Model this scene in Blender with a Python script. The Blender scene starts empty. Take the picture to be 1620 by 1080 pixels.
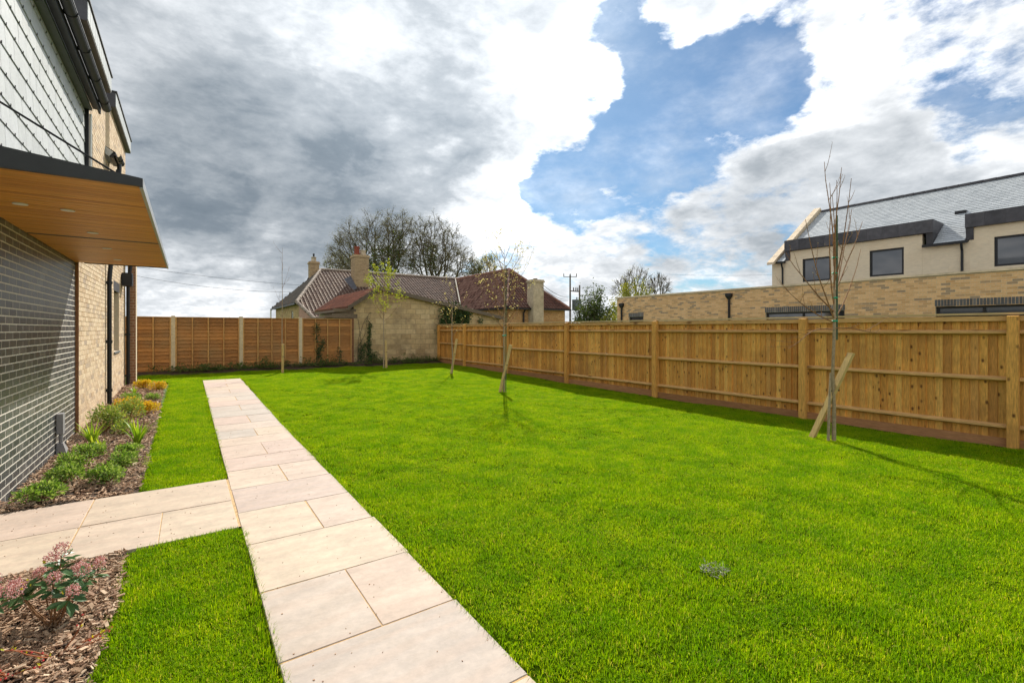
import bpy, math, random
import numpy as np
from mathutils import Vector, Matrix
random.seed(7); rng = np.random.default_rng(7)
R = random.random
def U(a, b): return a + (b - a) * random.random()
rad = math.radians
S = bpy.context.scene
COL = S.collection

# ------------------------------------------------------------------ camera
YAW = 34.695
cam = bpy.data.cameras.new('camera'); cam.lens = 16.467; cam.sensor_width = 36
cam.shift_y = -0.0117; cam.clip_end = 3000; cam.clip_start = 0.05
co = bpy.data.objects.new('camera', cam); COL.objects.link(co)
co.location = (0, 0, 1.6); co.rotation_euler = (rad(90), 0, -rad(YAW)); S.camera = co
FW = Vector((math.sin(rad(YAW)), math.cos(rad(YAW)), 0)); RT = Vector((FW.y, -FW.x, 0))

# ------------------------------------------------------------------ sun, sky, exposure
SUN_AZ, SUN_EL = 33.5, 40.0
sd = Vector((math.sin(rad(SUN_AZ)) * math.cos(rad(SUN_EL)), math.cos(rad(SUN_AZ)) * math.cos(rad(SUN_EL)), math.sin(rad(SUN_EL))))
sl = bpy.data.lights.new('sun', 'SUN'); sl.energy = 4.4; sl.angle = rad(0.5); sl.color = (1, .955, .88)
so = bpy.data.objects.new('sun', sl); COL.objects.link(so)
so.rotation_euler = (-sd).to_track_quat('-Z', 'Y').to_euler(); so.location = (0, 0, 30)
S.view_settings.view_transform = 'Standard'; S.view_settings.look = 'None'
S.view_settings.exposure = 0.55; S.view_settings.gamma = 1; S.view_settings.use_curve_mapping = False

def skydir(px, py):                       # a bearing and height in the sky, as a unit vector
    a = (px - 810) / 741; e = (521 - py) / 741
    return (FW + RT * a + Vector((0, 0, e))).normalized()
W = bpy.data.worlds.new('World'); S.world = W; W.use_nodes = True
def build_sky():
    nt = W.node_tree; nt.nodes.clear(); N = nt.nodes.new; L = nt.links.new
    def math_(op, a, b=None, c=None, clamp=False):
        n = N('ShaderNodeMath'); n.operation = op; n.use_clamp = clamp
        for i, v in enumerate((a, b, c)):
            if v is None: continue
            if isinstance(v, (int, float)): n.inputs[i].default_value = v
            else: L(v, n.inputs[i])
        return n.outputs[0]
    def vm(op, a, b=None, s=None):
        n = N('ShaderNodeVectorMath'); n.operation = op
        for i, v in enumerate((a, b)):
            if v is None: continue
            if isinstance(v, (tuple, Vector)): n.inputs[i].default_value = tuple(v)
            else: L(v, n.inputs[i])
        if s is not None:
            if isinstance(s, (int, float)): n.inputs['Scale'].default_value = s
            else: L(s, n.inputs['Scale'])
        return n
    def noise(v, scale, det=6, rough=.55, color=False):
        n = N('ShaderNodeTexNoise'); n.inputs['Scale'].default_value = scale; n.inputs['Detail'].default_value = det
        n.inputs['Roughness'].default_value = rough; L(v, n.inputs['Vector']); return n.outputs['Color' if color else 'Fac']
    def sm(v, a, b, lo=0, hi=1):
        n = N('ShaderNodeMapRange'); n.interpolation_type = 'SMOOTHSTEP'
        n.inputs['From Min'].default_value = a; n.inputs['From Max'].default_value = b
        n.inputs['To Min'].default_value = lo; n.inputs['To Max'].default_value = hi; L(v, n.inputs['Value']); return n.outputs[0]
    def mixc(f, a, b):
        n = N('ShaderNodeMix'); n.data_type = 'RGBA'
        L(f, n.inputs[0])
        for i, v in ((6, a), (7, b)):
            if isinstance(v, tuple): n.inputs[i].default_value = (*v, 1)
            else: L(v, n.inputs[i])
        return n.outputs[2]
    tc = N('ShaderNodeTexCoord'); D = vm('NORMALIZE', tc.outputs['Generated']).outputs[0]
    sep = N('ShaderNodeSeparateXYZ'); L(D, sep.inputs[0])
    den = math_('ADD', math_('MAXIMUM', sep.outputs[2], 0.0), 0.34)
    cmb = N('ShaderNodeCombineXYZ'); L(math_('DIVIDE', sep.outputs[0], den), cmb.inputs[0]); L(math_('DIVIDE', sep.outputs[1], den), cmb.inputs[1])
    L(math_('MULTIPLY', sep.outputs[2], 1.6), cmb.inputs[2])
    P = cmb.outputs[0]
    w1 = noise(P, 1.6, 4, .6, True)
    wv = vm('SCALE', vm('SUBTRACT', w1, (.5, .5, .5)).outputs[0], s=.18).outputs[0]
    w2 = noise(P, 5.0, 5, .62, True)
    wv2 = vm('SCALE', vm('SUBTRACT', w2, (.5, .5, .5)).outputs[0], s=.11).outputs[0]
    DW = vm('NORMALIZE', vm('ADD', vm('ADD', D, wv).outputs[0], wv2).outputs[0]).outputs[0]
    def blobs(tab, base):
        acc = None
        for px, py, r0, r1, w in tab:
            d = vm('DOT_PRODUCT', DW, skydir(px, py)).outputs['Value']
            v = sm(d, math.cos(rad(r1)), math.cos(rad(r0)), 0, w)
            acc = v if acc is None else math_('ADD', acc, v)
        return math_('ADD', acc, base)
    cov_tab = [(480, 180, 14, 26, .62), (760, 90, 3, 14, .40), (200, 380, 6, 16, .35), (700, 330, 3, 9, .35), (640, 230, 8, 17, .3),
               (1000, 250, 4, 9, -.36), (1110, 160, 5, 10, -.40), (890, 300, 2, 6, -.36), (1030, 150, 3, 7, -.26), (1170, 110, 3, 7, -.26), (900, 70, 2, 6, .2), (850, 200, 2, 5, .1), (985, 40, 1, 4, -.2), (1205, 30, 1, 5, -.26),
               (1100, 0, 2, 7, .50), (1050, 50, 1, 4, .34), (935, 120, .8, 2.8, .3), (1030, 195, .8, 3.2, .24), (985, 205, .4, 1.6, .2),
               (1470, 150, 8, 20, .18), (1330, 240, 3, 9, .16), (1130, 300, 3, 8, .30), (940, 370, 3, 8, .22), (1560, 30, 3, 9, -.16), (1250, 150, 2, 6, -.22), (1500, 120, 2, 5, -.06), (1590, 200, 1, 4, -.25), (1350, 130, 1.5, 4, -.15), (1330, 60, 3, 8, .14), (1200, 420, 5, 12, -.06)]
    def centred(v, k): return math_('MULTIPLY', math_('SUBTRACT', v, .5), k)
    def puff(v, scale): return math_('ABSOLUTE', math_('SUBTRACT', noise(v, scale, 5, .55), .5))
    PW = vm('ADD', P, vm('SCALE', vm('SUBTRACT', noise(P, 4, 2, .5, True), (.5, .5, .5)).outputs[0], s=.25).outputs[0]).outputs[0]
    o1 = (sd.x * .09, sd.y * .09, .03); o2 = (sd.x * .035, sd.y * .035, .015)
    PO = vm('ADD', P, o1).outputs[0]; PO2 = vm('ADD', P, o2).outputs[0]; PW2 = vm('ADD', PW, o2).outputs[0]
    n1 = centred(noise(P, 2.0, 5, .5), .95); nb = centred(noise(P, 7, 9, .66), 1.0); v1 = puff(PW, 3.6)
    dens = math_('ADD', math_('ADD', n1, nb), blobs(cov_tab, .10))
    dens = math_('ADD', dens, math_('MULTIPLY', math_('SUBTRACT', v1, .1), .5))
    dens = math_('ADD', dens, sm(sep.outputs[2], .20, .02, 0, .30))
    cover = math_('MAXIMUM', sm(dens, -.14, .27), sm(noise(P, 3.1, 6, .62), .40, .80, .04, .42))
    n1o = centred(noise(PO, 2.0, 5, .5), .95)
    nbo = centred(noise(PO2, 7, 9, .66), 1.0)
    relief = math_('ADD', math_('MULTIPLY', math_('SUBTRACT', n1o, n1), .35), math_('MULTIPLY', math_('SUBTRACT', nbo, nb), .33))
    relief = math_('ADD', relief, math_('MULTIPLY', math_('SUBTRACT', puff(PW2, 3.6), v1), .55))
    dark_tab = [(420, 315, 2, 15, .15), (300, 250, 2, 12, .05), (620, 240, 3, 12, .10), (560, 320, 2, 9, .12), (270, 340, 2, 9, .12), (720, 200, 2, 7, .06), (740, 300, 1, 5, .10),
                (300, 60, 4, 14, .0), (600, 60, 1, 6, -.05), (700, 60, 2, 8, .05), (760, 90, 1, 5, -.06), (710, 240, .5, 3, -.12), (890, 130, 1.5, 5.5, -.2), (330, 460, 4, 8, -.16), (790, 340, 2, 7, -.2), (1120, 380, 4, 13, .08), (1400, 370, 6, 15, .10), (1250, 330, 3, 8, .04), (1450, 150, 5, 20, -.05)]
    nd = centred(noise(P, 3.6, 7, .52), .38); nd2 = centred(noise(P, 11, 6, .6), .12)
    sdot = vm('DOT_PRODUCT', D, sd).outputs['Value']
    th = math_('ADD', math_('ADD', math_('ADD', nd, nd2), blobs(dark_tab, .045)), relief)
    th = math_('ADD', th, math_('MULTIPLY', sm(dens, .10, .7), .16))
    th = math_('ADD', th, sm(sdot, -.3, .6, 0, .15))          # clouds on the sun's side are seen from their shaded side
    ramp = N('ShaderNodeValToRGB'); L(th, ramp.inputs[0]); cr = ramp.color_ramp
    cr.elements[0].position = .0; cr.elements[0].color = (1.0, 1.0, 1.0, 1)
    cr.elements[1].position = .95; cr.elements[1].color = (.085, .112, .14, 1)
    for p, c in ((.14, (.70, .71, .72)), (.27, (.46, .48, .50)), (.44, (.27, .295, .32)), (.66, (.14, .168, .197))):
        e = cr.elements.new(p); e.color = (*c, 1)
    # brighter towards the sun behind the cloud
    glow = math_('ADD', 1.0, sm(sdot, .80, .995, 0, .4))
    ccol = vm('SCALE', ramp.outputs[0], s=glow).outputs[0]
    sky = N('ShaderNodeTexSky'); sky.sky_type = 'NISHITA'; sky.sun_disc = False
    sky.sun_elevation = rad(SUN_EL); sky.sun_rotation = rad(SUN_AZ)
    sky.air_density = 1.0; sky.dust_density = .4; sky.ozone_density = 3.0
    b1 = N('ShaderNodeBackground'); b1.inputs[1].default_value = .06
    tint = N('ShaderNodeMix'); tint.data_type = 'RGBA'; tint.blend_type = 'MULTIPLY'; tint.inputs[0].default_value = 1
    L(sky.outputs[0], tint.inputs[6]); tint.inputs[7].default_value = (.66, .93, 1.06, 1); L(tint.outputs[2], b1.inputs[0])
    b2 = N('ShaderNodeBackground'); L(ccol, b2.inputs[0]); b2.inputs[1].default_value = 1.22
    mx = N('ShaderNodeMixShader'); L(cover, mx.inputs[0]); L(b1.outputs[0], mx.inputs[1]); L(b2.outputs[0], mx.inputs[2])
    out = N('ShaderNodeOutputWorld'); L(mx.outputs[0], out.inputs[0])
build_sky()

# ------------------------------------------------------------------ materials
MATS = {}
def M(name, c1, c2=None, ns=8, amt=.35, rough=.8, bump=.25, bs=80, stretch=(1, 1, 1), spec=.35, metal=0, transl=0, stain=None, stain_s=1.2, stain_amt=.5, knots=None, bands=None, big=None, objr=True):
    if name in MATS: return MATS[name]
    m = bpy.data.materials.new(name); m.use_nodes = True; nt = m.node_tree; nt.nodes.clear()
    N = nt.nodes.new; L = nt.links.new
    out = N('ShaderNodeOutputMaterial'); b = N('ShaderNodeBsdfPrincipled')
    geo = N('ShaderNodeNewGeometry'); at = N('ShaderNodeAttribute'); at.attribute_name = 'rnd'
    oi = N('ShaderNodeObjectInfo')
    ad = N('ShaderNodeMath'); ad.operation = 'ADD'; L(at.outputs['Fac'], ad.inputs[0])
    if objr: L(oi.outputs['Random'], ad.inputs[1])
    else: ad.inputs[1].default_value = 0
    fr = N('ShaderNodeMath'); fr.operation = 'FRACT'; L(ad.outputs[0], fr.inputs[0])
    mp = N('ShaderNodeMapping'); mp.inputs['Scale'].default_value = stretch; L(geo.outputs['Position'], mp.inputs[0])
    # each piece samples its own stretch of the pattern
    off = N('ShaderNodeMath'); off.operation = 'MULTIPLY'; off.inputs[1].default_value = 37; L(fr.outputs[0], off.inputs[0])
    ov = N('ShaderNodeCombineXYZ'); L(off.outputs[0], ov.inputs[0]); L(off.outputs[0], ov.inputs[1]); L(off.outputs[0], ov.inputs[2]); L(ov.outputs[0], mp.inputs['Location'])
    def noise(scale, det=5, rgh=.6, vec=None):
        n = N('ShaderNodeTexNoise'); n.inputs['Scale'].default_value = scale; n.inputs['Detail'].default_value = det
        n.inputs['Roughness'].default_value = rgh; L(vec or mp.outputs[0], n.inputs['Vector']); return n
    def mix(f, a, bb, bt='MIX'):
        n = N('ShaderNodeMix'); n.data_type = 'RGBA'; n.blend_type = bt
        if isinstance(f, (int, float)): n.inputs[0].default_value = f
        else: L(f, n.inputs[0])
        for i, v in ((6, a), (7, bb)):
            if isinstance(v, tuple): n.inputs[i].default_value = (*v[:3], 1)
            else: L(v, n.inputs[i])
        return n.outputs[2]
    def rng_(v, a, bb, lo, hi):
        n = N('ShaderNodeMapRange'); n.inputs[1].default_value = a; n.inputs[2].default_value = bb; n.inputs[3].default_value = lo; n.inputs[4].default_value = hi
        L(v, n.inputs[0]); return n.outputs[0]
    if isinstance(c1, list):
        rp = N('ShaderNodeValToRGB'); L(fr.outputs[0], rp.inputs[0]); rp.color_ramp.interpolation = 'CONSTANT' if c2 == 'const' else 'LINEAR'
        while len(rp.color_ramp.elements) < len(c1): rp.color_ramp.elements.new(.5)
        for e, (p, c) in zip(rp.color_ramp.elements, c1): e.position = p
        for e, (p, c) in zip(rp.color_ramp.elements, c1): e.color = (*c, 1)
        col = rp.outputs[0]
    elif c2: col = mix(fr.outputs[0], c1, c2)
    else: col = mix(0.0, c1, c1)
    n1 = noise(ns)
    v = rng_(n1.outputs['Fac'], .25, .75, 1 - amt, 1 + amt)
    g = N('ShaderNodeCombineXYZ'); [L(v, g.inputs[i]) for i in range(3)]
    col = mix(1.0, col, g.outputs[0], 'MULTIPLY')
    if bands:                                  # (scale, amount, colour)
        wn = N('ShaderNodeTexWave'); wn.inputs['Scale'].default_value = bands[0]; wn.inputs['Distortion'].default_value = 9; wn.inputs['Detail'].default_value = 3
        wn.inputs['Detail Scale'].default_value = .8; wn.bands_direction = 'Y'
        L(mp.outputs[0], wn.inputs['Vector'])
        col = mix(rng_(wn.outputs['Fac'], .55, .95, 0, bands[1]), col, bands[2])
    if stain:
        n2 = noise(stain_s, 6, .65, geo.outputs['Position'])
        col = mix(rng_(n2.outputs['Fac'], .48, .68, 0, stain_amt), col, stain)
    if big:                                    # (scale, lo colour mult, hi colour mult)
        n3 = noise(big[0], 3, .6, geo.outputs['Position'])
        col = mix(1.0, col, mix(rng_(n3.outputs['Fac'], .35, .65, 0, 1), big[1], big[2]), 'MULTIPLY')
    if knots:
        vn = N('ShaderNodeTexVoronoi'); vn.inputs['Scale'].default_value = knots[0]; vn.inputs['Randomness'].default_value = 1
        mk = N('ShaderNodeMapping'); mk.inputs['Scale'].default_value = knots[2]; L(geo.outputs['Position'], mk.inputs[0]); L(ov.outputs[0], mk.inputs['Location'])
        L(mk.outputs[0], vn.inputs['Vector'])
        k = rng_(vn.outputs['Distance'], *(knots[3:5] if len(knots) > 3 else (.10, .25)), 1, 0)
        k2 = N('ShaderNodeSeparateColor'); L(vn.outputs['Color'], k2.inputs[0])
        kk = N('ShaderNodeMath'); kk.operation = 'GREATER_THAN'; kk.inputs[1].default_value = knots[5] if len(knots) > 5 else .5; L(k2.outputs[0], kk.inputs[0])
        km = N('ShaderNodeMath'); km.operation = 'MULTIPLY'; L(k, km.inputs[0]); L(kk.outputs[0], km.inputs[1])
        col = mix(km.outputs[0], col, knots[1])
    L(col, b.inputs['Base Color']); b.inputs['Roughness'].default_value = rough
    b.inputs['Specular IOR Level'].default_value = spec; b.inputs['Metallic'].default_value = metal
    if bump:
        bn = noise(bs, 4, .6); bp = N('ShaderNodeBump'); bp.inputs['Strength'].default_value = bump; bp.inputs['Distance'].default_value = .006
        L(bn.outputs['Fac'], bp.inputs['Height']); L(bp.outputs[0], b.inputs['Normal'])
    sh = b.outputs[0]
    if transl:
        t = N('ShaderNodeBsdfTranslucent'); tcol = mix(1.0, col, (1.25, 1.2, .6), 'MULTIPLY'); L(tcol, t.inputs[0])
        mx = N('ShaderNodeMixShader'); mx.inputs[0].default_value = transl; L(sh, mx.inputs[1]); L(t.outputs[0], mx.inputs[2]); sh = mx.outputs[0]
    L(sh, out.inputs[0]); MATS[name] = m; return m
def glassmat():
    m = bpy.data.materials.new('window glass'); m.use_nodes = True
    b = m.node_tree.nodes['Principled BSDF']; b.inputs['Base Color'].default_value = (.025, .03, .04, 1)
    b.inputs['Roughness'].default_value = .04; b.inputs['Specular IOR Level'].default_value = .9; return m
GLASS = glassmat()
WOOD = M('fence wood', [(0, (.74, .39, .09)), (.3, (.58, .27, .055)), (.6, (.82, .47, .12)), (.85, (.48, .215, .045)), (1, (.68, .36, .10))], ns=9, amt=.42, rough=.75, bump=.35, bs=30, stretch=(9, 9, .9), knots=(3.4, (.15, .06, .015), (3.2, 3.2, 1.9)), stain=(.30, .14, .04), stain_s=1.1, stain_amt=.55)
RAILW = M('fence rail wood', (.64, .39, .15), (.54, .31, .11), ns=9, amt=.28, rough=.75, bump=.3, bs=30, stretch=(5, .7, 5), knots=(2.0, (.16, .07, .02), (3, 1.2, 3)))
CAPW = M('fence capping wood', (.62, .46, .25), (.52, .36, .17), ns=9, amt=.25, rough=.75, bump=.3, bs=30, stretch=(5, .7, 5))
GRAVB = M('gravel board wood', (.40, .19, .08), (.32, .15, .06), ns=9, amt=.3, bump=.3, bs=30, stretch=(5, .7, 5))
LAPW = M('lap panel wood', (.50, .22, .062), (.28, .125, .038), ns=7, amt=.36, rough=.8, bump=.4, bs=30, stretch=(1.0, 6, 9), stain=(.33, .22, .10), stain_s=.6, stain_amt=.5)
LAPB = M('panel batten wood', (.54, .30, .10), (.46, .24, .08), ns=7, amt=.22, stretch=(5, 5, 1))
CONC = M('pale post', (.62, .52, .36), (.58, .47, .30), ns=12, amt=.15, bump=.3)
STAKE = M('stake wood', (.60, .42, .17), (.52, .36, .14), ns=9, amt=.25, stretch=(5, 5, 1), knots=(2.2, (.2, .1, .03), (3, 3, 1.5)))
DBR = M('dark engineering brick', [(0, (.045, .05, .055)), (.4, (.085, .09, .094)), (.8, (.065, .066, .068)), (1, (.15, .147, .142))], ns=25, amt=.3, rough=.34, bump=.25, bs=120, spec=.6)
MORT = M('pale mortar', (.68, .63, .54), ns=20, amt=.12, bump=.4, bs=150, rough=.95)
TBR = M('buff brick', [(0, (.58, .43, .27)), (.35, (.66, .52, .35)), (.7, (.52, .37, .22)), (.86, (.50, .38, .26)), (.93, (.38, .29, .21)), (1, (.60, .46, .3))], ns=30, amt=.2, rough=.85, bump=.5, bs=90)
TBR2 = M('buff facing brick', [(0, (.64, .385, .18)), (.4, (.76, .49, .25)), (.74, (.58, .34, .15)), (.84, (.50, .32, .17)), (.94, (.34, .24, .15)), (1, (.36, .26, .17))], ns=30, amt=.15, rough=.85, bump=.4, bs=90)
MORT2 = M('buff mortar', (.64, .52, .36), ns=20, amt=.12, bump=.3, rough=.95)
SLATE = M('wall slate', [(0, (.52, .53, .51)), (.5, (.60, .61, .59)), (1, (.56, .57, .56))], ns=14, amt=.10, rough=.38, bump=.3, bs=40, spec=.7)
RSLATE = M('roof slate', [(0, (.30, .32, .325)), (.5, (.42, .44, .44)), (1, (.36, .38, .385))], ns=14, amt=.15, rough=.40, bump=.25, bs=40, spec=.7)
LEAD = M('dark grey lead', (.055, .052, .056), (.085, .08, .085), ns=3, amt=.45, rough=.55, bump=.2, bs=20)
BLACK = M('black metal', (.012, .012, .013), ns=9, amt=.2, rough=.45, bump=0)
DGREY = M('dark grey metal', (.035, .036, .038), ns=9, amt=.15, rough=.5, bump=0)
GREYB = M('grey board', (.13, .14, .14), ns=9, amt=.15, rough=.6, bump=0)
SILV = M('pale metal edge', (.45, .46, .47), ns=9, amt=.1, rough=.4, bump=0, metal=.6)
CEDAR = M('cedar soffit board', [(0, (.62, .25, .04)), (.5, (.72, .32, .055)), (1, (.54, .20, .032))], ns=6, amt=.25, rough=.45, bump=.15, bs=30, stretch=(.8, 9, 9))
LIGHTW = M('white plastic', (.75, .73, .68), ns=5, amt=.03, rough=.5, bump=0)
GPLAS = M('grey plastic', (.28, .27, .27), ns=5, amt=.05, rough=.55, bump=0)
STONE = M('smooth limestone', (.74, .61, .42), ns=5, amt=.1, rough=.9, bump=.2, bs=30, stretch=(1, 1, 3), stain=(.66, .50, .30), stain_s=.8, stain_amt=.35)
COPE = M('coping stone', (.70, .56, .39), ns=5, amt=.12, rough=.9, bump=.2, stain=(.30, .24, .16), stain_s=2, stain_amt=.5)
SAND = M('sandstone slab', [(0, (.48, .38, .29)), (.2, (.53, .43, .31)), (.4, (.48, .365, .30)), (.6, (.41, .365, .31)), (.8, (.51, .40, .315)), (1, (.54, .44, .32))], ns=3.2, amt=.15, rough=.72, bump=.6, bs=10, stretch=(.7, 1.7, 1), bands=(1.1, .28, (.46, .34, .26)), stain=(.36, .29, .22), stain_s=4.5, stain_amt=.38, knots=(7, (.30, .22, .16), (1.6, 3.4, 1), .012, .05, .7), big=(22, (.93, .93, .93), (1.05, 1.04, 1.03)))
JOINT = M('sandy jointing', (.52, .34, .16), ns=30, amt=.35, bump=.6, bs=100)
SOIL = M('dark soil', (.060, .036, .021), ns=12, amt=.5, bump=1, bs=40)
CHIP = M('bark chip', [(0, (.36, .21, .12)), (.3, (.52, .35, .22)), (.6, (.20, .11, .065)), (.85, (.66, .50, .34)), (1, (.32, .18, .11))], ns=30, amt=.35, rough=.85, bump=.3, bs=60)
TURF = M('turf', (.035, .065, .002), spec=0, rough=1, ns=40, amt=.5, bump=1, bs=60, big=(.9, (.8, .85, .8), (1.3, 1.15, 1)))
FIELD = M('field grass', (.07, .12, .02), ns=3, amt=.4, bump=.6, bs=20)
BLADE = M('grass blade', [(0, (.12, .265, .003)), (.45, (.215, .40, .004)), (.8, (.32, .50, .007)), (.94, (.42, .53, .012)), (1, (.52, .46, .14))], ns=1.6, amt=.22, rough=.6, bump=0, spec=.05, transl=.5, big=(2.6, (.74, .84, .8), (1.28, 1.10, 1.0)))
BLOCKM = M('old reconstituted block', [(0, (.54, .385, .19)), (.5, (.63, .47, .25)), (.8, (.46, .32, .155)), (1, (.58, .43, .23))], ns=6, amt=.2, rough=.9, bump=.5, bs=40, stain=(.20, .14, .08), stain_s=.9, stain_amt=.7)
BLMORT = M('old mortar', (.30, .23, .14), ns=10, amt=.3, bump=.4)
RUBBLE = M('old orange stone', [(0, (.42, .22, .08)), (.5, (.50, .29, .12)), (1, (.36, .19, .08))], ns=9, amt=.3, bump=.5, bs=30)
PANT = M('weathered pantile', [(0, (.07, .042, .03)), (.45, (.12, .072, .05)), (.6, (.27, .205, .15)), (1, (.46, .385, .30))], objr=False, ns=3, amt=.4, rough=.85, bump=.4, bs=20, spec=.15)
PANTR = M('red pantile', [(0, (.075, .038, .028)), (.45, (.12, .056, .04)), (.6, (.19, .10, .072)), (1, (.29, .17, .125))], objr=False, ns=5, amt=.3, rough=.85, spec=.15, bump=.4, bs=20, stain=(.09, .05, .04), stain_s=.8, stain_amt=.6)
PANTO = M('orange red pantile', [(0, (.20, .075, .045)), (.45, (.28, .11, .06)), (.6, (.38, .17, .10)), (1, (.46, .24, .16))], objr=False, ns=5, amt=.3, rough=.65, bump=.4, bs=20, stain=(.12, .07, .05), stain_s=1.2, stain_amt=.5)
RIDGE = M('ridge tile', (.32, .25, .18), (.24, .19, .15), ns=8, amt=.3, bump=.3)
OLDT = M('old grey timber', (.20, .15, .10), (.13, .10, .07), ns=9, amt=.4, stretch=(2, 2, 6))
OLDBR = M('old buff brick', [(0, (.34, .23, .12)), (.6, (.44, .31, .17)), (1, (.24, .16, .09))], ns=8, amt=.25, bump=.4)
TERRA = M('terracotta', (.22, .05, .025), ns=8, amt=.3)
RENDER_ = M('weathered render', (.46, .37, .25), ns=5, amt=.25, bump=.3, stain=(.28, .22, .14), stain_s=1.5, stain_amt=.6)
BARK = M('bark', (.15, .11, .075), (.11, .085, .055), ns=20, amt=.4, bump=.6, bs=50, stretch=(3, 3, 1))
PALEB = M('young pale bark', (.36, .28, .18), (.30, .22, .13), ns=30, amt=.35, bump=.4, bs=80)
TWIG = M('young brown twig', (.30, .15, .06), (.22, .11, .05), ns=30, amt=.3, bump=0)
BIGBARK = M('old tree bark', (.12, .095, .055), (.095, .075, .04), ns=5, amt=.4, bump=.3, bs=10)
def leafm(name, cols, transl=.4, rough=.5, spec=.35): return M(name, cols, ns=3, amt=.2, rough=rough, bump=0, transl=transl, spec=spec)
LF_HEBE = leafm('low shrub leaf', [(0, (.10, .20, .025)), (.5, (.20, .33, .05)), (1, (.40, .50, .18))])
LF_LOOSE = leafm('loose shrub leaf', [(0, (.11, .19, .035)), (.5, (.22, .32, .06)), (1, (.48, .48, .14))])
LF_GOLD = leafm('golden leaf', [(0, (.50, .38, .03)), (.5, (.68, .48, .04)), (.8, (.62, .33, .03)), (1, (.36, .42, .04))])
LF_STRAP = leafm('strap leaf', [(0, (.18, .34, .02)), (.6, (.32, .48, .03)), (1, (.52, .56, .07))])
LF_SKIM = leafm('glossy dark leaf', [(0, (.04, .10, .03)), (.7, (.075, .165, .045)), (1, (.14, .26, .08))], transl=.12, rough=.42, spec=.45)
FLOWER = M('pink flower bud', [(0, (.58, .20, .17)), (.5, (.72, .38, .33)), (.85, (.84, .62, .55)), (1, (.45, .09, .09))], ns=30, amt=.2, rough=.7, bump=0)
YELL = M('yellow leaf', (.62, .55, .02), (.5, .5, .05), ns=9, amt=.1, bump=0, transl=.3)
BERRY = M('red berry', (.55, .03, .04), (.65, .08, .07), ns=9, amt=.1, rough=.3, bump=0)
REDST = M('russet stem', (.30, .09, .03), ns=20, amt=.3, bump=0)
LF_IVY = leafm('ivy leaf', [(0, (.022, .05, .012)), (.6, (.045, .085, .02)), (1, (.09, .13, .035))], transl=.15, rough=.4)
LF_WEED = leafm('weed leaf', [(0, (.04, .09, .015)), (.5, (.08, .15, .02)), (1, (.22, .16, .07))], transl=.3)
LF_LIME = leafm('lime spring leaf', [(0, (.20, .27, .025)), (.6, (.33, .38, .04)), (1, (.44, .42, .08))], transl=.5)
LF_CREAM = leafm('cream young leaf', [(0, (.50, .43, .20)), (.6, (.66, .58, .38)), (1, (.40, .38, .12))], transl=.4)
LF_FAR = leafm('far spring leaf', [(0, (.10, .12, .025)), (.6, (.17, .19, .035)), (1, (.24, .25, .06))], transl=.35)
LF_FARD = leafm('far dark leaf', [(0, (.04, .065, .018)), (.6, (.07, .10, .025)), (1, (.13, .17, .04))], transl=.3)
LF_FARY = leafm('far yellow green leaf', [(0, (.22, .22, .03)), (.6, (.32, .32, .04)), (1, (.15, .18, .03))], transl=.4)
LF_BUD = leafm('bud scale', [(0, (.30, .20, .09)), (1, (.42, .33, .15))], transl=.2)
TIEG = M('green tie', (.02, .32, .16), ns=5, amt=.1, bump=0, rough=.5)
CANE = M('green cane', (.06, .10, .05), ns=20, amt=.4, bump=0)
POLEM = M('utility pole wood', (.14, .11, .085), ns=5, amt=.3, bump=0)

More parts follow.
